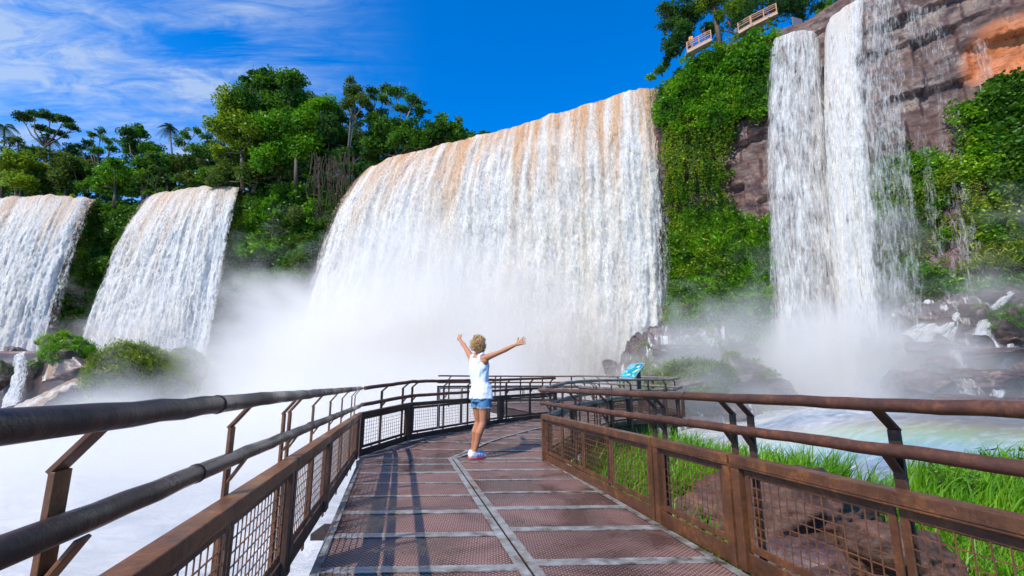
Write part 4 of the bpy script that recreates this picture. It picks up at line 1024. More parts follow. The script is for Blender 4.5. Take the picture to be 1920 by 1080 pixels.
M['dark_bark'] = simple('dark_brown_roots', (.055, .035, .022), .9, 0, .4, 2)
# brown hanging roots and dead stems under the clump
def roots(label, x0, x1, y0, y1, Y, n, seed):
    rs = np.random.default_rng(seed); mb = MB()
    for _ in range(n):
        x = rs.uniform(x0, x1); ya = y0+rs.uniform(0, 30); yb = rs.uniform(y0+50, y1)
        a, b = at_y(x, ya, Y+rs.normal()), at_y(x+rs.normal()*5, yb, Y-1+rs.normal())
        mb.tube([a, a.lerp(b, .5)+Vector(rs.normal(size=3))*.5, b], [.05, .04, .02], 4)
    o = mb.build('hanging_roots', M['dark_bark']); kind(o, 'stuff', label)
roots('brown hanging roots and dead stems beside the pale leaning trunk', 585, 665, 285, 430, 82.5, 80, 5)
roots('dry vine stems in the dark hollow between the left falls', 262, 320, 320, 400, 95, 26, 6)
def palm(label, x, y, w, Y, trunkx, seed, m='leaf_dark', group='palms above the left falls', zb=38.5):
    rs = np.random.default_rng(seed); c = at_y(x, y, Y); b = at_y(trunkx, 400, Y); b.z = zb
    root = empty('palm_tree', b); tag(root, label, 'palm', group); c = c-b; r = w*Y/900.
    mb = MB(); mb.tube([Vector((0, 0, -1)), c*.5+Vector((.2, 0, 0)), c], [.24, .19, .17], 7); mb.build('trunk', M['bark'], root, smooth=True)
    Ps, Ts = [], []
    V, F, rd = [], [], []
    for k in range(15):
        a = 2*math.pi*k/15+rs.normal()*.2; el = rs.uniform(-.1, 1.0)
        prev = Vector(c)
        d = Vector((math.cos(a)*math.cos(el), math.sin(a)*math.cos(el), math.sin(el)))
        for s in range(16):
            t = s/15
            p = c+d*r*t*1.1+Vector((0, 0, -r*(.9+.3*(1-el))*t*t))
            ax = (p-prev).normalized() if s else d
            sd = ax.cross(Vector((0, 0, 1)));  sd = sd.normalized() if sd.length > .01 else Vector((1, 0, 0))
            for g in (-1, 1):
                for q in range(2):
                    L = r*.30*math.sin(math.pi*min(1, t*.85+.12))
                    e = p+sd*g*L+Vector((0, 0, -L*.6))+ax*L*.5
                    ww = ax*.09
                    i = len(V); V += [p-ww, p+ww, e]; F.append((i, i+1, i+2)); rd += [rs.random()]*3
            prev = p
    o = link('crown', mesh_np('crown', [tuple(v) for v in V], F, False, rnd=rd), M[m], root)
palm('palm with drooping fronds cut by the left edge of the photo', 8, 238, 32, 99, 0, 1)
palm('small palm standing between the vine-covered tree and the slender pale-trunked tree', 318, 238, 22, 98, 326, 2)
palm('palm half hidden inside the flat-topped spreading tree', 92, 258, 24, 101, 96, 3)
palm('shaggy palm head on top of the pale leaning trunk', 662, 168, 20, 85.5, 640, 4, 'leaf_mixed', None, 36)
# right cliff-top trees
def blobbush(label, lst, Y, m, seed, size=.3, per=70):
    rs = np.random.default_rng(seed); b = at_y(lst[0][0], lst[0][1], Y); c, r = [], []
    for (x, y, q) in lst:
        for k in range(7): c.append(np.array(at_y(x+rs.normal()*q*.5, y+rs.normal()*q*.4, Y+rs.normal()*.8)-b)); r.append(q*Y/900.*rs.uniform(.4, .8))
    V, F, rd = leaves(clump_points(c, r, per, rs, .85, .3), size, .6, .65, 0, rs); o = link('shrub', mesh_np('shrub', V, F, False, rnd=rd), M[m]); o.location = b; tag(o, label, 'shrub', 'bushes under the upper lookout')
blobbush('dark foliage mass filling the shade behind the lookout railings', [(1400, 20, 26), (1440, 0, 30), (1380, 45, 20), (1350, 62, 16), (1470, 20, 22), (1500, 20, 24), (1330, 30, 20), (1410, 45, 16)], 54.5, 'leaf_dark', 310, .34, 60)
blobbush('bright bush below the lower lookout railing', [(1290, 118, 20), (1320, 108, 20), (1345, 92, 18)], 50.6, 'leaf_vivid', 311)
blobbush('bush below the yellowish tree trunk at the lookout', [(1350, 85, 16), (1370, 78, 16), (1390, 76, 16)], 50.0, 'leaf_yel', 312)
blobbush('bush below the upper lookout railing', [(1400, 74, 18), (1425, 62, 16), (1450, 52, 16)], 49.2, 'leaf_vivid', 313)
def rtree(label, lst, Y, bx, leafm, seed, **k):
    b = at_y(bx, 60, Y); b.z = 41.5
    return tree('tree', label, 'tree', b, pxblobs(lst, Y, seed, .8), M[leafm], k.pop('size', .33), k.pop('per', 46), k.pop('trunk', .3), k.pop('barkm', 'bark'), .75, seed=seed, group='trees above the upper lookout', **k)
rtree('tree hanging out over the cliff top against the blue sky', [(1262, 20, 26), (1280, 55, 22), (1268, 75, 18), (1262, 100, 16), (1275, 50, 22), (1255, 88, 18), (1300, 30, 26), (1250, 45, 14), (1290, -10, 26), (1245, 15, 12)], 55, 1300, 'leaf_dark', 301)
rtree('yellowish tree at the upper lookout, trunk in front of the railing', [(1320, 5, 20), (1345, -5, 24), (1370, 15, 20), (1300, -25, 26), (1350, 30, 14)], 51.5, 1349, 'leaf_yel', 302, lean=at_y(1338, 10, 51.5)-Vector((*at_y(1349, 60, 51.5)[:2], 41.5)))
rtree('dark tree behind the upper lookout railing', [(1400, 5, 26), (1430, -15, 30), (1380, 40, 18), (1330, 50, 18), (1420, 30, 16), (1460, 10, 20)], 57, 1400, 'leaf_dark', 303)
rtree('dark tree right of the upper lookout, above the lacy fall', [(1490, 5, 26), (1520, -20, 30), (1470, -30, 30), (1540, 15, 18), (1500, 35, 12)], 54, 1480, 'leaf_dark', 304)
rtree('leafy bush between the lacy fall and the creamy spout', [(1556, 20, 13), (1548, 38, 11), (1570, 0, 16), (1535, 30, 10)], 46.5, 1552, 'leaf_vivid', 305, trunk=.1, size=.26, per=90)
rtree('pointed grassy bush at the cliff corner above the widest fall', [(1222, 146, 9), (1236, 132, 10), (1250, 122, 9)], 55.5, 1236, 'leaf_vivid', 306, trunk=.1, size=.26, per=110)
# ================= rocks
def rock_mesh(sx, sy, sz, seed, nplanes=20, rough=.14, sub=4, flat_top=False):
    rs = np.random.default_rng(seed)
    bm = bmesh.new(); bmesh.ops.create_icosphere(bm, subdivisions=sub, radius=1)
    D = np.array([v.co[:] for v in bm.verts]); F = np.array([[v.index for v in f.verts] for f in bm.faces]); bm.free()
    D /= np.linalg.norm(D, axis=1)[:, None]
    Nn = rs.normal(size=(nplanes, 3)); Nn /= np.linalg.norm(Nn, axis=1)[:, None]; dd = rs.uniform(.62, 1.0, nplanes)
    if flat_top: Nn[0] = (0.05, -.1, 1); dd[0] = .6
    dot = D@Nn.T
    r = np.min(np.where(dot > .05, dd/np.maximum(dot, .05), 9), axis=1); r = np.minimum(r, 1.25)
    r = r+rough*(fbm(D[:, 0]*2.2+seed, D[:, 1]*2.2, D[:, 2]*2.2, 4, seed)-.5)*2-rough*.9*np.abs(fbm(D[:, 0]*3.1+seed, D[:, 1]*3.1, D[:, 2]*6, 4, seed+3)-.5)+rough*.6*(fbm(D[:, 0]*8+seed, D[:, 1]*8, D[:, 2]*12, 4, seed)-.5)
    return D*r[:, None]*np.array([sx, sy, sz]), F
def tuft_cover(o, V, n, size, m, seed, zmin=.1, hang=True, aspect=.14, name='moss_tufts', rad=.25, per=120):
    rs = np.random.default_rng(seed); k = np.where((V[:, 2] > zmin*V[:, 2].max()))[0]; c = V[rs.choice(k, n)]
    P = clump_points(c, np.full(n, rad)*rs.uniform(.6, 1.3, n), per, rs, .8, .3)
    LV, F, rd = leaves(P, size, .6, aspect, 0, rs, hang)
    return link(name, mesh_np(name, LV, F, False, rnd=rd), m, o)
def rock(label, x, y, w, h, Y, m, seed, grass=None, name='boulder', group=None, depth=None, rough=.17, sub=5, flat=False, rz=0.):
    """centre pixel, pixel width and height, distance"""
    c = at_y(x, y, Y); k = Y/900.*1.0
    V, F = rock_mesh(w*k/2, (depth or w*k*.45), h*k/2, seed, rough=rough, sub=sub, flat_top=flat)
    o = link(name, mesh_np(name, V, F, True), M[m]); o.location = c; o.rotation_euler.z = rz; tag(o, label, 'boulder', group)
    if grass:
        n, size, lm, zm = grass; tuft_cover(o, V, n, size, M[lm], seed+1, zm, rad=max(.25, w*k*.09), per=90/max(.2, w*k*.08))
    return o
# rocky slope at the foot of the right cliff, stepped in ledges
def slope_z(X, Y):
    X, Y = np.asarray(X, float), np.asarray(Y, float)
    l = sstep(8, 13, X)*sstep(25, 20, X)*np.clip((Y-(34+.25*np.abs(X-16)))/10., -.4, 1)*7.5
    y0 = 28.7-.2*(X-27)+3*(fbm(X*.25, 0*X, 0, 2, 91)-.5)
    r = sstep(25.5, 29.5, X)*np.clip((Y-y0)/9., -.4, 1.15)*(6.0+2.6*sstep(29, 37, X))
    h = np.maximum(l, r)-2.2
    w_ = .9*fbm(X*.5, Y*.5, 0, 3, 92)
    q = (h+w_*1.5)/1.15; f = q-np.floor(q); st = (np.floor(q)+sstep(.0, .28, f))*1.15-w_*1.5
    blk = vn(np.floor(X/1.5+.6*fbm(X*.7, Y*.7, 0, 2, 95)*2), np.floor(Y/1.2), 0, 93)
    k = sstep(-2.2, -1.7, h)
    return -4.4+(st+4.4+.9*(blk-.5)+.5*(fbm(X*1.7, Y*1.7, 0, 4, 94)-.5)+.25*(fbm(X*5, Y*5, 0, 3, 96)-.5))*k
xs2 = np.linspace(7, 66, 420); ys2 = np.linspace(27, 50, 240)
X2, Y2 = np.meshgrid(xs2, ys2, indexing='ij')
kind(link('rock_slope', mesh_np('rock_slope', np.stack([X2, Y2, slope_z(X2, Y2)], -1).reshape(-1, 3), grid_faces(420, 240)), M['moss_rock2']), 'structure', 'stepped wet rock ledges at the foot of the right cliff')
def on_slope(x, y, Ymax=48.):
    d = ray(x, y); t = np.linspace(20, 60, 1600); X, Y, Z = d[0]*t, d[1]*t, 1+d[2]*t
    k = np.where(Z < slope_z(X, Y))[0]; i = k[0] if len(k) else int(np.argmin(np.abs(Y-42)))
    return Vector((X[i], Y[i], Z[i]))
gR = 'wet boulders at the foot of the right falls'
rk = [
 ('flat brown slab at the foot of the widest fall, beside the grassy slope', 1272, 655, 96, 26, 45, 'wet_rock', 1, None, dict(flat=True)),
 ('large mossy boulder mass dim in the mist behind the information board', 1290, 720, 190, 110, 36, 'moss_rock', 2, (260, .45, 'leaf_drape', -.4), {}),
 ('dark rock shoulder right of the mossy boulder mass, half lost in mist', 1400, 715, 110, 90, 38, 'wet_rock', 3, (60, .4, 'leaf_drape', .1), {}),
 ('dark upright rock against the right end of the far platform', 1216, 775, 34, 80, 15.5, 'wet_rock', 4, None, {}),
 ('small black rock in the splash right of the spout, the lower left of two', 1643, 657, 20, 13, 38, 'wet_rock', 5, None, {}),
 ('small black rock in the splash right of the spout, the upper right of two', 1680, 649, 20, 16, 38, 'wet_rock', 6, None, {}),
 ('long dark ledge below the thin cascades', 1745, 652, 92, 34, 37, 'wet_rock', 7, None, dict(flat=True)),
 ('big slanted slab with a square top at the edge of the white splash', 1722, 725, 130, 92, 34, 'wet_rock', 8, None, dict(flat=True)),
 ('reddish rounded rock in the middle of the cascades', 1817, 690, 36, 44, 33.5, 'wet_rock', 9, None, {}),
 ('wide stepped ledge under the cascades by the right border', 1850, 664, 170, 30, 36, 'wet_rock', 10, None, dict(flat=True)),
 ('broad dark block under the stepped ledge', 1850, 712, 150, 60, 34, 'wet_rock', 11, None, dict(flat=True)),
 ('low dark block nearest the pool under the cascades', 1840, 762, 190, 62, 32, 'wet_rock', 12, None, dict(flat=True)),
 ('grass-covered boulder by the right border below the diagonal jet', 1900, 610, 74, 84, 37, 'moss_rock', 13, (80, .55, 'leaf_vivid', -.1), {}),
 ('pointed dark rock behind the cascades with water parting over it', 1775, 618, 60, 56, 40, 'wet_rock', 14, None, {}),
 ('low rock with an olive tuft between cascade and jet', 1840, 600, 44, 60, 41, 'wet_rock', 15, (10, .35, 'leaf_drape', .5), {}),
 ('dark lump in the spray at the left end of the cascades', 1690, 612, 50, 50, 41, 'wet_rock', 16, None, {}),
 ('dark rock carrying the head of the diagonal jet', 1905, 562, 60, 42, 39, 'wet_rock', 17, None, {}),
 ('lowest dark boulder by the right border, beside the pool', 1925, 720, 60, 110, 31, 'wet_rock', 18, None, {}),
 ('dark rock among the foam under the lacy fall', 1455, 735, 60, 60, 40, 'wet_rock', 19, None, {}),
 ('low rock jutting out of the slope just left of the lacy fall', 1392, 655, 70, 40, 43, 'wet_rock', 20, None, {}),
 ('grey lump showing dimly through the mist left of the information board', 1146, 690, 32, 40, 50, 'wet_rock', 21, None, {}),
 ('small grey lump behind the information board', 1200, 676, 18, 14, 46, 'wet_rock', 22, None, {}),
]
for lab, x, y, w_, h_, Y, m, sd, gr, kw in rk:
    if x > 1600 or 1270 < x < 1460: Y = on_slope(x, y+h_*.35).y+.2
    rock(lab, x, y, w_, h_, Y, m, sd+400, gr, group=gR, **kw)
# left terrace
gL = 'mossy rocks below the left falls'
lk = [
 ('bushy green-topped rock standing in the brown pool below the left falls', 128, 672, 104, 76, 60, 'moss_rock', 31, (240, .5, 'leaf_vivid', -.1), {}),
 ('rounded mossy hill of rock fading into the mist, right of the bushy rock', 262, 712, 190, 120, 54, 'moss_rock', 32, (420, .5, 'leaf_drape', -.3), {}),
 ('dark pointed rock in the pool near the left border', 30, 658, 42, 18, 66, 'wet_rock', 33, None, {}),
 ('mossy rock at the left border beside the small white cascade', 4, 705, 44, 60, 57, 'moss_rock', 34, (70, .4, 'leaf_mixed', .1), {}),
 ('small green tuft rock between the white and the brown cascade', 62, 692, 22, 34, 57.5, 'moss_rock', 35, (50, .35, 'leaf_vivid', .1), {}),
 ('purple-grey rock face under the bushy rock', 150, 712, 90, 60, 58.5, 'wet_rock', 36, None, {}),
 ('faint mossy hump farthest into the mist of the left rocks', 335, 690, 100, 70, 58, 'moss_rock', 37, (120, .5, 'leaf_drape', 0), {}),
 ('low dark rock between the two left waterfalls at the waterline', 95, 640, 40, 20, 72, 'wet_rock', 38, None, {}),
 ('mossy bank sloping into the white water under the rounded hill', 215, 775, 150, 50, 49, 'moss_rock', 39, (150, .45, 'leaf_drape', -.2), {}),
]
for lab, x, y, w_, h_, Y, m, sd, gr, kw in lk: rock(lab, x, y, w_, h_, Y, m, sd+400, gr, group=gL, **kw)
def slope_cover(label, X0, X1, Y0_, Y1_, n, lm, seed, size=.5, rad=.5, thr=.45):
    rs = np.random.default_rng(seed); X = rs.uniform(X0, X1, n*4); Y = rs.uniform(Y0_, Y1_, n*4); Z = slope_z(X, Y)
    k = (Z > -1.2) & (fbm(X*.35, Y*.35, 0, 3, seed) > thr); P = np.stack([X, Y, Z], -1)[k][:n]
    V, F, rd = leaves(clump_points(P, rad*rs.uniform(.5, 1.2, len(P)), 75, rs, .6, .3), size, .6, .15, 0, rs, True)
    kind(link('ledge_grass', mesh_np('ledge_grass', V, F, False, rnd=rd), M[lm]), 'stuff', label)
slope_cover('olive grass over the misty boulders behind the information board', 9, 24, 31, 46, 700, 'leaf_drape', 621, thr=.36)
slope_cover('small green tufts among the wet ledges under the slim strand', 30, 46, 26, 40, 130, 'leaf_vivid', 622, .35, .35, .56)
rs9 = np.random.default_rng(99); nb = 0
protos = []
for k in range(6):
    V, F = rock_mesh(1, .85, .7, 900+k, 14, .12, 4); protos.append(mesh_np('boulder', V, F, True)); protos[-1].materials.append(M['wet_rock'])
for k in range(46):
    x = rs9.uniform(1640, 1915) if k < 34 else rs9.uniform(1215, 1440); y = rs9.uniform(560, 770) if k < 34 else rs9.uniform(650, 780)
    p = on_slope(x, y); sc = rs9.uniform(.35, 1.15)
    o = link('boulder', protos[k % 6]); o.location = p+Vector((0, .2, 0)); o.scale = (sc*rs9.uniform(.8, 1.5), sc, sc*rs9.uniform(.7, 1.1)); o.rotation_euler = (rs9.normal()*.2, rs9.normal()*.2, rs9.uniform(0, 6))
    tag(o, 'dark wet rock strewn over the ledges at the foot of the right falls', 'boulder', 'loose rocks on the wet ledges')
# pool terrace
def terrace():
    nu, nv = 120, 60
    a = np.linspace(0, 1, nu)[:, None]; b = np.linspace(0, 1, nv)[None, :]
    Xa = -105+a*70+0*b; yf = 59.5+2.2*(fbm(a*9, 0*b, 0, 3, 77)-.5)+2.5*np.sin(a*5)
    f = np.clip(b/.35, 0, 1)
    Ya = yf-1.6*(1-f)+(b > .35)*(b-.35)/.65*26
    Za = -4.5+((4.9+4.5)*f**.5)*(1-sstep(.72, .93, a+0*b))+.12*fbm(Xa*.6, Ya*.6, 0, 3, 8)+(1.6*(fbm(Xa*.5, Ya*.9, f*3, 4, 18)-.5))*np.sin(np.pi*f)
    m, nt = mat('muddy_pool_over_rock'); N = NT(nt); p = N.geo(); n = N.noise(N.mapv(p, (.4, 1.2, 1)), .8, 6, .65, 1.)
    sx = N.n('ShaderNodeSeparateXYZ'); N.l(p, sx.inputs[0])
    c = N.ramp(n, [(.36, (.12, .06, .04)), (.54, (.22, .115, .075)), (.66, (.36, .22, .15)), (.76, (.7, .66, .6))])
    k = N.math('GREATER_THAN', sx.outputs[2], 4.7)
    c2 = N.mix(k, N.mix(n, (.03, .02, .02), (.13, .09, .08)), c)
    N.out(N.bsdf(c2, .3, 0, N.bump(n, .5, .3)))
    V = np.stack(np.broadcast_arrays(Xa, Ya, Za), -1).reshape(-1, 3)
    kind(link('river_terrace', mesh_np('river_terrace', V, grid_faces(nu, nv)), m), 'structure', 'brown pool on a rock terrace below the left falls')
terrace()
# cascades: ribbons of white water over the rocks
M['casc'] = water_mat('tumbling_cascade_water', .0, alpha=(.40, .62), uvscale=1.6)
M['casc_thin'] = water_mat('thin_cascade_water', .0, alpha=(.47, .62), uvscale=1.8)
M['casc_brown'] = water_mat('brown_rapid_water', 1.6, alpha=(.10, .5), lip=(.55, .31, .17))
def cascade(label, pts, m, seed, group='small cascades over the rocks', bulge=.3):
    """pts: (x, y, half width px, distance)"""
    q = []
    for x, y, w_, Y in pts:
        if x > 1000:
            p = on_slope(x, y); q.append((Vector((p.x, p.y-.55, p.z+.3)), w_*p.y/900.))
        else: q.append((at_y(x, y, Y), w_*Y/900.))
    n = 90; nv = 26; P = np.array([tuple(a) for a, b in q]); W = np.array([b for a, b in q])
    d = np.r_[0, np.cumsum(np.linalg.norm(np.diff(P, axis=0), axis=1))]; t = np.linspace(0, d[-1], n)
    c = np.stack([np.interp(t, d, P[:, k]) for k in range(3)], -1); ww = np.interp(t, d, W)
    tg = np.gradient(c, axis=0); tg /= np.linalg.norm(tg, axis=1)[:, None]
    view = np.array([-.35, -.9, .25]); sd = np.cross(tg, view); sd /= np.linalg.norm(sd, axis=1)[:, None]+1e-9; nr = np.cross(sd, tg)
    nr *= np.sign(nr@view)[:, None]
    u = np.linspace(-1, 1, nv)
    amp = fbm(t[:, None]*1.4, u[None, :]*2.5, 0, 4, seed)-.5
    V = c[:, None]+sd[:, None]*(u[None, :, None]*ww[:, None, None])+nr[:, None]*((1-u**2)*bulge+amp*bulge*1.3)[..., None]
    UV = np.stack([u[None, :]*ww[:, None]+seed, t[:, None]+0*u[None, :]], -1).reshape(-1, 2)
    SPn = np.stack([(u[None, :]+1)/2+0*t[:, None], t[:, None]/d[-1]+0*u[None, :]], -1).reshape(-1, 2)
    o = link('cascade', mesh_np('cascade', V.reshape(-1, 3), grid_faces(n, nv), True, {'UVMap': UV, 'span': SPn}), M[m]); tag(o, label, 'cascade', group)
cascade('diagonal white jet of water shooting off the rock by the right border', [(1914, 541, 5, 37.5), (1880, 563, 6, 36.6), (1852, 590, 9, 36), (1838, 620, 14, 35.6), (1830, 645, 20, 35.2)], 'casc', 1)
cascade('white cascade parting around the pointed dark rock', [(1782, 600, 5, 37.5), (1772, 622, 12, 37), (1755, 640, 22, 36.5)], 'casc', 2)
cascade('spray-white cascade at the left end of the wet rocks', [(1745, 622, 10, 38.2), (1722, 632, 20, 37.6), (1700, 652, 26, 37)], 'casc', 3)
cascade('long low sheet of water running over the stepped ledge', [(1800, 650, 6, 35), (1815, 690, 9, 32.6), (1812, 720, 9, 32), (1800, 760, 12, 31)], 'casc_thin', 4)
cascade('white rill falling between the reddish rock and the right border', [(1880, 662, 8, 34.5), (1874, 690, 13, 32.5), (1862, 715, 13, 32), (1850, 760, 14, 30.5)], 'casc', 5)
cascade('wide broken rill sliding over the big slanted slab', [(1775, 672, 12, 34.5), (1780, 700, 22, 32), (1800, 730, 24, 31), (1815, 760, 24, 30)], 'casc_thin', 6)
cascade('thin rill at the right border beside the lowest boulder', [(1910, 665, 6, 34), (1905, 700, 9, 31.5), (1900, 750, 9, 30)], 'casc_thin', 7)
cascade('small white cascade tumbling from the brown pool at the left border', [(40, 668, 16, 58), (42, 690, 17, 57), (36, 720, 22, 56.2), (20, 765, 34, 55.5)], 'casc', 8, bulge=.5)
cascade('brown cascade pouring from the pool beside the small green tuft rock', [(100, 672, 18, 58.5), (98, 690, 19, 57.8), (92, 715, 16, 57.2)], 'casc_brown', 9, bulge=.4)
cascade('brown and white rapid curving round the foot of the mossy rocks', [(182, 712, 9, 54.5), (150, 720, 16, 52.5), (108, 737, 22, 50.5), (62, 762, 30, 48.5), (10, 790, 44, 46.5)], 'casc_brown', 10, bulge=.6)

# ================= grassy bank right of the deck
def bank_z(X, Y):
    return -1.25+.035*Y+.35*(fbm(X*.45, Y*.45, 0, 3, 41)-.5)
edge = [(-1.5, 7.5), (.6, 9.0), (1.6, 10.6), (2.6, 11.6), (4.0, 11.4), (4.9, 10.2), (5.4, 8.6), (6.2, 8.2), (7.4, 9.2), (9, 10), (12, 11), (18, 12)]
def bank_edge(X): return np.interp(X, [e[0] for e in edge], [e[1] for e in edge])
xs = np.linspace(-1.5, 18, 160); t = np.linspace(0, 1, 110)
Xb = xs[:, None]+0*t[None, :]; ye = bank_edge(Xb)
ylo = np.where(Xb < 1.9, 1.9+(1.9-Xb)*2.2, -1.5)
Yb = ylo+(ye-ylo)*np.clip(t[None, :]/.85, 0, 1)+np.clip((t[None, :]-.85)/.15, 0, 1)*1.2
Zb = bank_z(Xb, Yb)-3.2*np.clip((t[None, :]-.85)/.15, 0, 1)**1.2
kind(link('ground', mesh_np('ground', np.stack([Xb, Yb, Zb], -1).reshape(-1, 3), grid_faces(160, 110)), M['earth']), 'structure')
def grass(name, label, n, region, hgt, m, seed, wd=.011, lean=.35):
    rs = np.random.default_rng(seed); pts = []
    while sum(map(len, pts)) < n:
        X = rs.uniform(-.5, 14, 40000); Y = rs.uniform(0, 13, 40000)
        k = (Y < bank_edge(X)+.15) & (X > rx(np.minimum(Y, 6.7))+.25) & (Y > .3) & ((X > 1.4) | (Y > 6.6)) & region(X, Y)
        d_ = np.hypot(X, Y); k &= rs.random(len(X)) < np.clip(6/d_, .2, 1)
        pts.append(np.stack([X[k], Y[k]], -1))
    p = np.concatenate(pts)[:n]; z = bank_z(p[:, 0], p[:, 1]); k = len(p)
    big = fbm(p[:, 0]*.9, p[:, 1]*.9, 0, 3, seed)
    H = hgt*rs.uniform(.45, 1.25, k)*(.55+.9*big)
    a = rs.uniform(0, 2*math.pi, k); ln = H*lean*rs.uniform(.3, 2.0, k)
    wnd = np.array([.10, -.05])
    dx, dy = np.cos(a)*ln+wnd[0]*H*2, np.sin(a)*ln+wnd[1]*H*2
    b = rs.uniform(0, math.pi, k); wx, wy = np.cos(b)*wd, np.sin(b)*wd
    V = []
    for f, ws, bend in ((0, 1., 0), (.45, .95, .22), (.8, .6, .62), (1., .05, 1.)):
        zz = z+H*(f-.28*bend*np.clip(np.hypot(dx, dy)/H, 0, 1.2)); 
        cx_, cy__ = p[:, 0]+dx*bend, p[:, 1]+dy*bend
        V.append(np.stack([cx_-wx*ws, cy__-wy*ws, zz], -1)); V.append(np.stack([cx_+wx*ws, cy__+wy*ws, zz], -1))
    V = np.stack(V, 1).reshape(-1, 3)
    i0 = np.arange(k)[:, None]*8
    F = np.concatenate([i0+np.array([[q, q+1, q+3, q+2]]) for q in (0, 2, 4)], 1).reshape(-1, 4)
    o = link(name, mesh_np(name, V, F, True, rnd=np.repeat(rs.random(k), 8)), m); kind(o, 'stuff', label)
def clear(X, Y):   # keeps boulders and mud open
    a = ((X-3.35)/1.55)**2+((Y-6.3)/1.25)**2 > 1
    b = ((X-3.3)/1.2)**2+((Y-4.6)/1.3)**2 > 1
    return a & b & ~((X < 3.9) & (Y < 5.6) & (Y > 3.3) & (X > 2.1))
grass('tall_grass', 'tall bright green grass on the bank right of the deck', 62000, clear, .52, M['leaf_grass'], 501)
grass('tall_grass', 'tall bright grass clump on the bank edge behind the slab-topped boulder', 9000, lambda X, Y: (Y > 7.6) & (X > 1.2) & (X < 5.4), .85, M['leaf_grass'], 504, .012, .3)
grass('tall_grass', 'dry straw-coloured blades scattered through the bank grass', 5000, clear, .5, M['leaf_drape'], 503)
grass('tall_grass', 'darker broad-bladed reeds mixed into the bank grass', 9000, lambda X, Y: clear(X, Y) & (fbm(X*.7, Y*.7, 0, 2, 5) > .5), .68, M['leaf_vivid'], 502, .016, .22)
def nrock(label, X, Y, z, sx, sy, sz, seed, m='bank_rock', rz=0, **k):
    V, F = rock_mesh(sx, sy, sz, seed, rough=.26, sub=5, nplanes=22, **k)
    o = link('boulder', mesh_np('boulder', V, F, True), M[m]); o.location = (X, Y, z); o.rotation_euler.z = rz; tag(o, label, 'boulder', 'boulders on the grassy bank'); return o
nrock('big brown slab-topped boulder seen over and through the orange-rusted railing', 3.35, 6.45, -.62, 1.55, .9, .62, 611, rz=.2)
nrock('dark hollow-sided boulder behind the wire mesh, under the slab-topped one', 2.95, 5.55, -1.0, .95, .5, .42, 612, 'wet_rock')
nrock('brown rounded boulder behind the divider of the nearest mesh panels', 3.95, 5.2, -.78, .55, .5, .40, 613)
nrock('pale patchy stone lying against the dark hollow-sided boulder', 3.05, 4.85, -1.12, .22, .18, .16, 614)
nrock('flat mud-coloured stone by the deck edge under the rusted railing', 2.55, 4.5, -1.25, .5, .4, .14, 615, 'moss_rock')
nrock('dark wet stone at the edge of the grass near the right border', 3.75, 4.1, -1.2, .4, .3, .16, 616, 'wet_rock')
nrock('grey stone ledge in the shallow water behind the grass tufts', 2.3, 12.6, -1.5, 1.6, .9, .55, 617, 'wet_rock')
def leafy(label, X, Y, h, seed, n=9):
    rs = np.random.default_rng(seed); z = float(bank_z(np.array(X), np.array(Y)))
    root = empty('leafy_plant', (X, Y, z)); tag(root, label, 'plant', 'leafy plants at the bank edge'); mb = MB(); P = []; 
    for k in range(n):
        a = rs.uniform(0, 6.28); tip = Vector((math.cos(a)*h*.35, math.sin(a)*h*.35, h*rs.uniform(.7, 1.1)))
        b = Vector((math.cos(a)*.05, math.sin(a)*.05, 0)); mb.tube([b, b.lerp(tip, .5)+Vector((0, 0, .05)), tip], [.006, .005, .003], 5)
        for s in np.linspace(.3, 1, 12): P.append(np.array(b.lerp(tip, s))+rs.normal(size=3)*.025)
    mb.build('stem', M['leaf_vivid'] if False else M['bark'], root)
    V, F, rd = leaves(np.array(P), .15, .6, .28, -.6, rs); link('leaves', mesh_np('leaves', V, F, False, rnd=rd), M['leaf_vivid'], root)
leafy('leafy plant with narrow leaves sticking up above the mid handrail', 6.6, 7.6, .85, 1, 10)
leafy('leafy plant with narrow leaves by the right border', 8.1, 8.3, .85, 2, 10)
leafy('low leafy plant at the deck side of the big boulder', 2.0, 5.9, .55, 3, 6)
# ================= people
def fuse(name, mb, voxel, m, parent=None, smooth=6, disp=None):
    me = bpy.data.meshes.new(name); me.from_pydata(mb.v, [], mb.f); o = bpy.data.objects.new('t', me); C.objects.link(o)
    r = o.modifiers.new('r', 'REMESH'); r.mode = 'VOXEL'; r.voxel_size = voxel; r.use_smooth_shade = True
    s = o.modifiers.new('s', 'SMOOTH'); s.factor = .5; s.iterations = smooth
    dg = bpy.context.evaluated_depsgraph_get(); out = bpy.data.meshes.new_from_object(o.evaluated_get(dg))
    bpy.data.objects.remove(o); bpy.data.meshes.remove(me); out.name = name
    if disp is not None:
        co = np.zeros(len(out.vertices)*3, np.float32); out.vertices.foreach_get('co', co); co = co.reshape(-1, 3)
        nn = np.zeros_like(co).ravel(); out.vertices.foreach_get('normal', nn); nn = nn.reshape(-1, 3)
        co = co+nn*disp(co)[:, None].astype(np.float32); out.vertices.foreach_set('co', co.ravel()); out.update()
    out.materials.clear(); return link(name, out, m, parent)
def ball(mb, c, r, sc=(1, 1, 1), n=12, rot=None):
    V, F = [], []
    for i in range(n+1):
        th = math.pi*i/n
        for j in range(n*2):
            ph = math.pi*j/n; p = Vector((math.sin(th)*math.cos(ph)*sc[0]*r, math.sin(th)*math.sin(ph)*sc[1]*r, math.cos(th)*sc[2]*r))
            if rot is not None: p = rot@p
            V.append(Vector(c)+p)
    k = n*2
    for i in range(n):
        for j in range(k): F.append((i*k+j, (i+1)*k+j, (i+1)*k+(j+1) % k, i*k+(j+1) % k))
    mb.add(V, F)
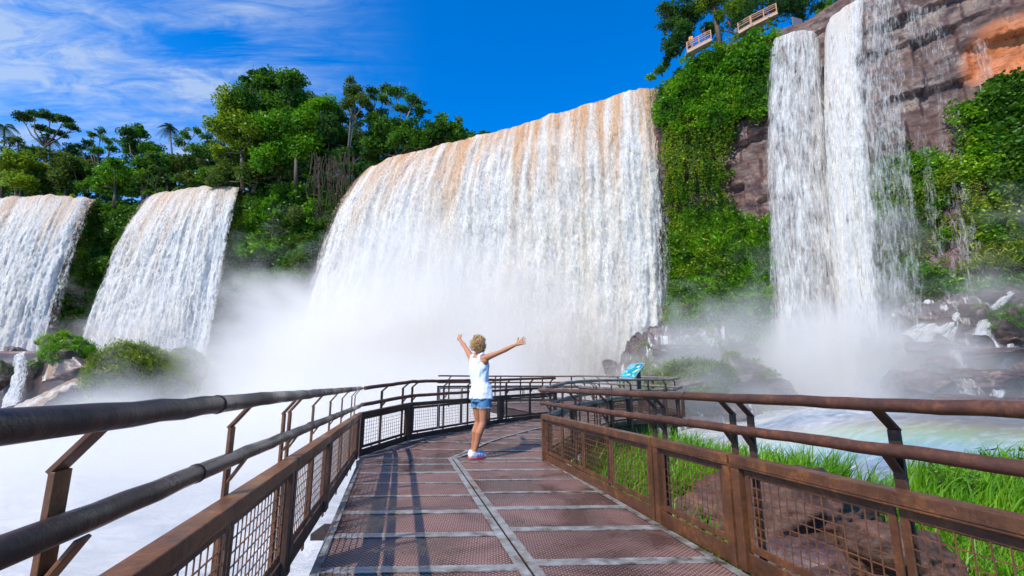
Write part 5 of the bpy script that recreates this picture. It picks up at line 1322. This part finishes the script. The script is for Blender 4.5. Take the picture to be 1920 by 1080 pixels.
def limb(mb, pts, rad):
    """tapered tube with round joints"""
    mb.tube(pts, rad, 14)
    for p, r in zip(pts, rad): ball(mb, p, r*1.0, n=8)
def loft(mb, secs, rt, fw, n=28):
    """secs: centre, half width, half depth"""
    V = []
    for c, w_, d_ in secs:
        for k in range(n):
            a = 2*math.pi*k/n; ca, sa = math.cos(a), math.sin(a)
            e = .85; ca = math.copysign(abs(ca)**e, ca); sa = math.copysign(abs(sa)**e, sa)
            V.append(Vector(c)+rt*ca*w_+fw*sa*d_)
    F = [(i*n+k, i*n+(k+1) % n, (i+1)*n+(k+1) % n, (i+1)*n+k) for i in range(len(secs)-1) for k in range(n)]
    F += [tuple(range(n-1, -1, -1)), tuple((len(secs)-1)*n+k for k in range(n))]
    mb.add(V, F)
def skin_mat():
    m, nt = mat('tanned_skin'); N = NT(nt); p = N.obj(); n = N.noise(p, 14, 4)
    c = N.mix(n, (.40, .15, .07), (.56, .25, .13))
    N.out(N.bsdf(c, .45, 0, N.bump(N.noise(p, 120, 3), .2, .002), .4, Subsurface_Weight=.08, Subsurface_Scale=.02)); return m
def cloth(name, a, b, sc, ns=60, bs=.35, rough=.85):
    m, nt = mat(name); N = NT(nt); p = N.obj(); n = N.noise(p, sc, 4); n2 = N.noise(p, ns, 3)
    N.out(N.bsdf(N.mix(n, a, b), rough, 0, N.bump(N.math('ADD', n2, n), bs, .006), .2)); return m
M['skin'] = skin_mat()
M['tank'] = cloth('pale_blue_white_cotton', (.68, .74, .88), (.86, .88, .94), 9)
M['denim'] = cloth('faded_blue_denim', (.035, .12, .26), (.14, .32, .50), 30, 150, .5)
M['fringe'] = simple('frayed_white_denim', (.6, .68, .75), .9)
M['hair'] = cloth('curly_golden_brown_hair', (.22, .10, .035), (.80, .52, .24), 45, 120, .6, .5)
M['shoe'] = cloth('white_running_shoe', (.62, .66, .74), (.85, .86, .88), 25)
M['sole'] = simple('red_white_shoe_sole', (.62, .06, .05), .6)
M['shoe_blue'] = simple('blue_shoe_stripe', (.06, .12, .42), .6)

def woman():
    YB = 6.86
    ang = R(46); fw = Vector((math.sin(ang), math.cos(ang), 0)); rt = Vector((math.cos(ang), -math.sin(ang), 0))
    def q(x, y, Y=YB): return at_y(x, y, Y)
    foot = q(893, 860, YB); base = Vector((foot.x, YB, 0))
    root = empty('person', base); tag(root, 'woman seen from behind, arms flung wide, in pale tank top and denim shorts', 'person')
    def L(p): return Vector(p)-base
    H = L(q(902, 752)); H.z = .88            # hips
    Wt = L(q(899.5, 727)); Wt.z = 1.03
    Ch = L(q(898, 694)); Ch.z = 1.24
    Sh = L(q(897, 673)); Sh.z = 1.375
    Nk = L(q(898, 664)); Nk.z = 1.43
    Hd = L(q(898.5, 650)); Hd.z = 1.535
    b = MB()
    loft(b, [(H+Vector((0, 0, -.09)), .13, .085), (H, .158, .102), (H+Vector((0, 0, .07)), .142, .090), (Wt, .120, .080), ((Wt+Ch)/2, .132, .088), (Ch, .152, .098),
             ((Ch+Sh)/2, .155, .095), (Sh+Vector((0, 0, -.015)), .13, .07), (Sh+Vector((0, 0, .03)), .075, .052)], rt, fw)
    limb(b, [Sh+Vector((0, 0, -.03)), Nk, Hd+Vector((0, 0, -.04))], [.062, .052, .05])
    # head with face looking ahead
    ball(b, Hd, .094, (.80, .98, 1.18), 14, Matrix.Rotation(-ang, 3, 'Z'))
    ball(b, Hd+fw*.02+Vector((0, 0, -.055)), .068, (.85, 1.05, .9), 10, Matrix.Rotation(-ang, 3, 'Z'))
    limb(b, [Hd+fw*.09+Vector((0, 0, .01)), Hd+fw*.118+Vector((0, 0, -.022))], [.010, .014])      # nose
    for s in (-1, 1):
        ball(b, Hd+rt*.080*s+Vector((0, 0, -.005)), .024, (.4, .8, 1.2), 8, Matrix.Rotation(-ang, 3, 'Z'))   # ears
        ball(b, Hd+fw*.086+rt*.032*s+Vector((0, 0, .012)), .014, n=6)
    ball(b, Hd+fw*.096+Vector((0, 0, -.055)), .020, (1.3, .7, .5), 8, Matrix.Rotation(-ang, 3, 'Z'))
    # arms
    sl_, sr_ = Sh-rt*.150+Vector((0, 0, -.005)), Sh+rt*.150+Vector((0, 0, -.02))
    el, hl = L(q(872, 650.5, 7.13)), L(q(862.5, 637, 7.34))
    er, hr = L(q(938.5, 660, 6.62)), L(q(969, 645.5, 6.52))
    for (s_, e_, h_) in ((sl_, el, hl), (sr_, er, hr)):
        limb(b, [s_-(e_-s_).normalized()*.04, s_+(e_-s_)*.15, s_+(e_-s_)*.5, e_, e_+(h_-e_)*.3, e_+(h_-e_)*.75, h_], [.046, .048, .039, .031, .034, .025, .0205])
        limb(b, [Ch+(s_-Sh)*.62+Vector((0, 0, .03)), s_+Vector((0, 0, -.035))], [.05, .048])
    # hands: palm, four unequal fingers, thumb from the side of the palm
    def hand(w_, dirv, side, up, sp):
        dirv = dirv.normalized(); side = (side-dirv*side.dot(dirv)).normalized()
        pc = w_+dirv*.05
        nrm = dirv.cross(side)
        V = []
        limb(b, [w_, w_+dirv*.02+side*.012, w_+dirv*.075+side*.026], [.020, .020, .014])
        limb(b, [w_, w_+dirv*.02-side*.012, w_+dirv*.072-side*.026], [.020, .020, .014])
        limb(b, [w_+dirv*.03, w_+dirv*.078], [.019, .014])
        for k, (o_, l_) in enumerate(((.030, .066), (.011, .078), (-.010, .072), (-.029, .056))):
            a = w_+dirv*.076+side*o_; d2 = (dirv+side*sp*(1.5-k)*.5+nrm*.05).normalized(); d3 = (d2+nrm*.22).normalized()
            p1 = a+d2*l_*.45; p2 = p1+d3*l_*.3; p3 = p2+(d3+nrm*.15).normalized()*l_*.25
            limb(b, [a, p1, p2, p3], [.0098, .0088, .0080, .0070])
        a = w_+dirv*.022+side*.026; limb(b, [a, a+(dirv*.5+side*.85)*.034, a+(dirv*.55+side*.8)*.062+nrm*.006], [.0125, .0105, .0085])
    hand(hr, (hr-er), Vector((.15, 0, 1)), 1, .42)
    hand(hl, (hl-el), Vector((.5, -.5, .45)), 1, .12)
    # legs
    kn = [L(q(905.5, 786, 6.80)), L(q(897, 783, 6.95))]
    an = [L(q(889, 850, 6.80)), L(q(886.5, 846, 6.98))]
    ftl = []
    for i, s in enumerate((1, -1)):
        hp = H+rt*.078*s+Vector((0, 0, -.05)); k = kn[i]; k.z = .475; a = an[i]; a.z = .085
        mid = hp+(k-hp)*.45-fw*.006
        calf = k+(a-k)*.32-fw*.022
        limb(b, [hp, mid, k+(hp-k)*.12, k, calf, k+(a-k)*.62-fw*.006, a], [.082, .072, .053, .050, .054, .040, .031])
        limb(b, [a, a+Vector((0, 0, -.045))+fw*.02], [.032, .036])
        limb(b, [a+Vector((0, 0, -.045))+fw*.02, a+fw*.14+Vector((0, 0, -.055))], [.03, .024])
        ftl.append(a)
    fuse('body', b, .0046, M['skin'], root, 5)
    # tank top: hangs a little loose, racer back
    t = MB()
    Hm = Vector((H.x, H.y, .80))
    loft(t, [(Hm+Vector((0, 0, .0)), .184, .130), (H+Vector((0, 0, .0)), .176, .124), (H+Vector((0, 0, .09)), .158, .110), (Wt, .142, .100), ((Wt+Ch)/2, .150, .105), (Ch+Vector((0, 0, -.02)), .162, .112),
             (Ch+Vector((0, 0, .05)), .150, .112), ((Ch+Sh)/2+Vector((0, 0, .035)), .105, .107), (Sh+Vector((0, 0, -.02)), .088, .086)], rt, fw)
    for s in (-1, 1):
        p0 = Ch+rt*.085*s-fw*.075+Vector((0, 0, .06)); p1 = Sh+rt*.080*s-fw*.052+Vector((0, 0, .01)); p2 = Sh+rt*.082*s+Vector((0, 0, .042)); p3 = Sh+rt*.085*s+fw*.06; p4 = Ch+rt*.09*s+fw*.085
        limb(t, [p0, p1, p2, p3, p4], [.030, .026, .024, .026, .03])
    def folds(co):
        z = co[:, 2]; a = np.arctan2(co[:, 1]-Wt.y, co[:, 0]-Wt.x)
        return .011*(fbm(a*2.2+z*3, z*10-a*2.2, 0, 3, 71)-.5)*2*sstep(1.32, 1.2, z)+.010*np.sin(a*7+z*6)*sstep(1.0, .82, z)
    fuse('tank_top', t, .006, M['tank'], root, 3, folds)
    # shorts
    t = MB()
    loft(t, [(H+Vector((0, 0, -.125)), .166, .116), (H+Vector((0, 0, -.06)), .170, .116), (H+Vector((0, 0, .04)), .150, .100)], rt, fw)
    fr = MB()
    for i, s in enumerate((1, -1)):
        hp = H+rt*.080*s+Vector((0, 0, -.07)); k = kn[i]; e = hp+(k-hp)*.36
        t.tube([hp, e], [.094, .098], 20)
        for j in range(60):
            aa = 2*math.pi*j/60; c_ = e+Vector((math.cos(aa), math.sin(aa), 0))*.094
            fr.bar(c_+Vector((0, 0, .004)), c_+Vector((rng.normal()*.004, rng.normal()*.004, -.010-.012*rng.random())), .0035, .0035)
    so = fuse('shorts', t, .006, M['denim'], root, 3, lambda co: .006*(fbm(co[:, 0]*22, co[:, 1]*22, co[:, 2]*14, 3, 5)-.5)*2)
    fr.build('frayed_hem', M['fringe'], so)
    # hair: a mass of curls
    hb = MB(); rs = np.random.default_rng(3)
    ball(hb, Hd-fw*.014+Vector((0, 0, .022)), .090, (.90, .98, 1.08), 12, Matrix.Rotation(-ang, 3, 'Z'))
    for _ in range(420):
        d = Vector(rs.normal(size=3)).normalized()
        if d.dot(fw) > .55 and d.z < .45: continue
        if d.z < -.72: continue
        c_ = Hd-fw*.016+Vector((0, 0, .020))+Vector((d.x*.076, d.y*.080, d.z*.092)); tg = d.orthogonal().normalized(); tg.rotate(Matrix.Rotation(rs.uniform(0, 6.28), 3, d)); bi = d.cross(tg)
        rr = rs.uniform(.012, .024); lift = rs.uniform(.012, .060); pts = []
        for k in range(9):
            a = k/8*2*math.pi*1.2; pts.append(c_+d*(.002+lift*k/8)+(tg*math.cos(a)+bi*math.sin(a))*rr)
        hb.tube(pts, [.0055]*6+[.004, .003, .0015], 5)
    hb.build('hair', M['hair'], root, smooth=True)
    # shoes
    for a in ftl:
        sh = MB(); a0 = Vector((a.x, a.y, 0)); fd = (fw*.98+rt*(.10 if a is ftl[0] else -.05)).normalized(); sd = Vector((fd.y, -fd.x, 0))
        loft(sh, [(a0-fd*.0+Vector((0, 0, .022)), .001, .001), (a0+Vector((0, 0, .022)), .040, .072), (a0+Vector((0, 0, .065)), .040, .066), (a0-fd*.005+Vector((0, 0, .105)), .038, .050)], sd, fd)
        limb(sh, [a0-fd*.045+Vector((0, 0, .055)), a0+fd*.05+Vector((0, 0, .060)), a0+fd*.125+Vector((0, 0, .047)), a0+fd*.175+Vector((0, 0, .038))], [.040, .044, .041, .032])
        s_ = fuse('shoe', sh, .006, M['shoe'], root, 3)
        sl2 = MB(); n = 24; V = []
        for z in (.002, .030):
            for k in range(n):
                t_ = 2*math.pi*k/n; V.append(a0+fd*(.062+.145*math.cos(t_))+sd*(.050*math.sin(t_)*(1+.12*math.cos(t_)))+Vector((0, 0, z)))
        sl2.add(V, [tuple(range(n-1, -1, -1)), tuple(range(n, 2*n))]+[(k, (k+1) % n, n+(k+1) % n, n+k) for k in range(n)])
        sl2.build('sole', M['sole'], s_, bevel=.004)
        st = MB()
        for f_ in (.02, .06, .10):
            for s in (-1, 1): st.bar(a0+fd*f_+sd*s*.046+Vector((0, 0, .032)), a0+fd*(f_+.02)+sd*s*.040+Vector((0, 0, .078)), .004, .012, up=fd)
        st.build('stripe', M['shoe_blue'], s_)
woman()

# ---------- upper lookout with visitors
M['tan_wood'] = simple('pale_terracotta_painted_railing', (.48, .25, .15), .7, 0, .2, 2)
M['slab'] = simple('pale_concrete_edge', (.55, .36, .25), .8, 0, .15, 2)
def lookout(label, pts, h=1.15):
    """pts: px, py of the slab edge, distance"""
    P = [at_y(*p) for p in pts]; root = empty('lookout_railing', P[0]); tag(root, label, 'railing', 'railings of the upper lookout'); off = -P[0]
    up = Vector((0, 0, 1))
    for a, b in zip(P, P[1:]):
        a, b = a+off, b+off; bk = Vector((.15, .9, 0)); dd = (b-a).normalized()
        m1 = MB(); m1.bar(a+bk*.5-up*.16, b+bk*.5-up*.16, 1.1, .32); m1.build('floor_edge', M['slab'], root, bevel=.03)
        m2 = MB()
        for z in (.12, .62, .9, h): m2.bar(a+up*z, b+up*z, .07, .07 if z < h else .09)
        n = max(1, int(round((b-a).length/1.6)))
        for k in range(n+1):
            p = a.lerp(b, k/n)+dd*(.05 if k == 0 else -.05 if k == n else 0); m2.bar(p, p+up*h, .11, .11, up=dd)
        m2.build('rail_frame', M['tan_wood'], root)
        m3 = MB(); L_ = (b-a).length
        for k in range(int(L_/.16)): p = a+dd*(.08+k*.16); m3.bar(p+up*.14, p+up*.6, .015, .015, up=dd)
        m3.build('wire_mesh', M['wire'], root)
    return root
lookout('lower pale railing of the upper lookout, left of the yellowish tree trunk', [(1288, 96, 50.5), (1334, 72, 50.0)])
lookout('upper pale railing of the lookout, right of the yellowish tree trunk', [(1384, 60, 49.5), (1408, 46, 49.2), (1457, 22, 48.8)])
bs = MB(); a = at_y(1495, 42, 48.5); bs.box((a.x, a.y, a.z), (1.5, .12, 1.1), .3); bs.box((a.x-.6, a.y+.05, a.z-1.1), (.1, .1, 1.2), .3); bs.box((a.x+.6, a.y-.1, a.z-1.1), (.1, .1, 1.2), .3)
o = bs.build('notice_board', simple('grey_back_of_sign', (.17, .17, .20), .6), bevel=.01); tag(o, 'dark grey back of a notice board at the top of the lacy fall', 'sign')
def visitor(label, x, y, Y, face, shirt, seed, arms='cam', hairc=(.03, .02, .015), pack=None):
    """standing visitor; x, y is where the head centre shows"""
    hd = at_y(x, y, Y); base = hd-Vector((0, 0, 1.6)); root = empty('person', base); tag(root, label, 'person', 'visitors at the upper lookout')
    fw = Vector((math.sin(face), math.cos(face), 0)); rt = Vector((math.cos(face), -math.sin(face), 0)); U = Vector((0, 0, 1)); b = MB()
    loft(b, [(U*.82, .13, .09), (U*.92, .165, .105), (U*1.08, .13, .09), (U*1.28, .17, .105), (U*1.42, .15, .07), (U*1.47, .06, .05)], rt, fw, 16)
    limb(b, [U*1.42, U*1.52], [.055, .05]); ball(b, U*1.6, .10, (.8, .95, 1.18), 8)
    ball(b, U*1.59+fw*.1, .02, n=5)
    for s in (-1, 1):
        sh = U*1.4+rt*.17*s; limb(b, [U*.88+rt*.08*s, U*.48+rt*.09*s+fw*.02, U*.08+rt*.10*s], [.085, .055, .04]); limb(b, [U*.05+rt*.10*s, U*.04+rt*.10*s+fw*.14], [.04, .03])
        if arms == 'cam': e, h_ = U*1.22+rt*.24*s+fw*.16, U*1.55+rt*.07*s+fw*.26
        elif arms == 'rail': e, h_ = U*1.12+rt*.22*s+fw*.14, U*1.10+rt*.12*s+fw*.38
        else: e, h_ = U*1.12+rt*.22*s, U*.88+rt*.23*s+fw*.08
        limb(b, [sh, e, h_], [.048, .038, .028])
        for k in range(4): limb(b, [h_, h_+(h_-e).normalized()*.09+rt*(.02*k-.03)], [.02, .008])
        limb(b, [h_, h_+(h_-e).normalized()*.05-rt*.05*s], [.018, .009])
    fuse('body', b, .016, M['skin'], root, 3)
    t = MB(); loft(t, [(U*.86, .18, .12), (U*1.08, .15, .11), (U*1.28, .185, .122), (U*1.42, .165, .085), (U*1.45, .08, .065)], rt, fw, 16)
    for s in (-1, 1): limb(t, [U*1.39+rt*.15*s, U*1.30+rt*.215*s], [.07, .06])
    fuse('shirt', t, .02, simple('shirt_of_visitor', shirt, .85), root, 2)
    t = MB(); loft(t, [(U*.78, .17, .115), (U*.92, .18, .12)], rt, fw, 16)
    for s in (-1, 1): t.tube([U*.84+rt*.08*s, U*.5+rt*.09*s], [.10, .085], 12)
    fuse('shorts', t, .02, M['denim'], root, 2)
    t = MB(); ball(t, U*1.63-fw*.02, .112, (.85, .98, 1.05), 10); t.build('hair', simple('visitor_hair', hairc, .6), root, smooth=True)
    if pack:
        t = MB(); c = U*1.22-fw*.22; t.box((c.x, c.y, c.z), (.32, .2, .46), -face); p_ = t.build('backpack', simple('orange_backpack', pack, .7), None, bevel=.07); p_.location = base
        tag(p_, 'orange backpack worn by the visitor at the lower lookout railing', 'backpack')
visitor('visitor in a pale pink shirt leaning on the lower lookout railing', 1296, 68, 51.0, R(70), (.75, .55, .55), 1, 'rail', pack=(.85, .28, .02))
visitor('visitor in black holding a camera up at the lower lookout railing', 1321, 53, 51.0, R(-60), (.02, .02, .025), 2, 'cam')
visitor('visitor in a red top behind the tree trunk at the lookout', 1367, 40, 51.5, R(-40), (.45, .05, .08), 3, 'down')
visitor('visitor in white standing low beside the upper lookout railing', 1379, 52, 51.0, R(-120), (.75, .75, .78), 4, 'down')

# ================= rainbow standing in the spray: a thin mist ring with the bow's colours painted in, around the point opposite the sun
def rainbow():
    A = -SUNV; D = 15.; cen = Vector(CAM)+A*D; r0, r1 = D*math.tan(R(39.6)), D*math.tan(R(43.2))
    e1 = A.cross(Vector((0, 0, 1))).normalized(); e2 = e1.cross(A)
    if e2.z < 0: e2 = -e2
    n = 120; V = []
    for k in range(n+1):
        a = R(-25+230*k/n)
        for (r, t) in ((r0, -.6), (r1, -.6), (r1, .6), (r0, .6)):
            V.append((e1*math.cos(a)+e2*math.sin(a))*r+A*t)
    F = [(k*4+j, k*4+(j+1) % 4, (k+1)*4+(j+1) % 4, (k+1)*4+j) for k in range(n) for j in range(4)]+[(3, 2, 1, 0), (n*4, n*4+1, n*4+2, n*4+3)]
    m, nt = mat('rainbow_tinted_spray'); N = NT(nt); p = N.obj()
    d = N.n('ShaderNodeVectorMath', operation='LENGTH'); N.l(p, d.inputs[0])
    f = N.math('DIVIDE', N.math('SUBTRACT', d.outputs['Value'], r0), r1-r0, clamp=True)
    c = N.ramp(f, [(0, (.35, .1, .9)), (.22, (.05, .25, 1.)), (.42, (.05, .95, .65)), (.60, (.75, 1., .05)), (.78, (1., .55, .05)), (1, (1., .08, .05))])  # spectral bands painted into the mist by radius, in place of refracted light
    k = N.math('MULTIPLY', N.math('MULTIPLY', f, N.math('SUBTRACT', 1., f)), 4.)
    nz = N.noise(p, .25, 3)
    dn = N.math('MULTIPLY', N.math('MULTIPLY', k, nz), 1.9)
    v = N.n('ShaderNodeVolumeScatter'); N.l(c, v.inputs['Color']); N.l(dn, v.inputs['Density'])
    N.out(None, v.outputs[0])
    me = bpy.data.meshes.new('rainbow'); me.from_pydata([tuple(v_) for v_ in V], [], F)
    o = link('rainbow', me, m); o.location = cen; kind(o, 'stuff', 'faint rainbow arc painted as colour bands in the spray over the pool')
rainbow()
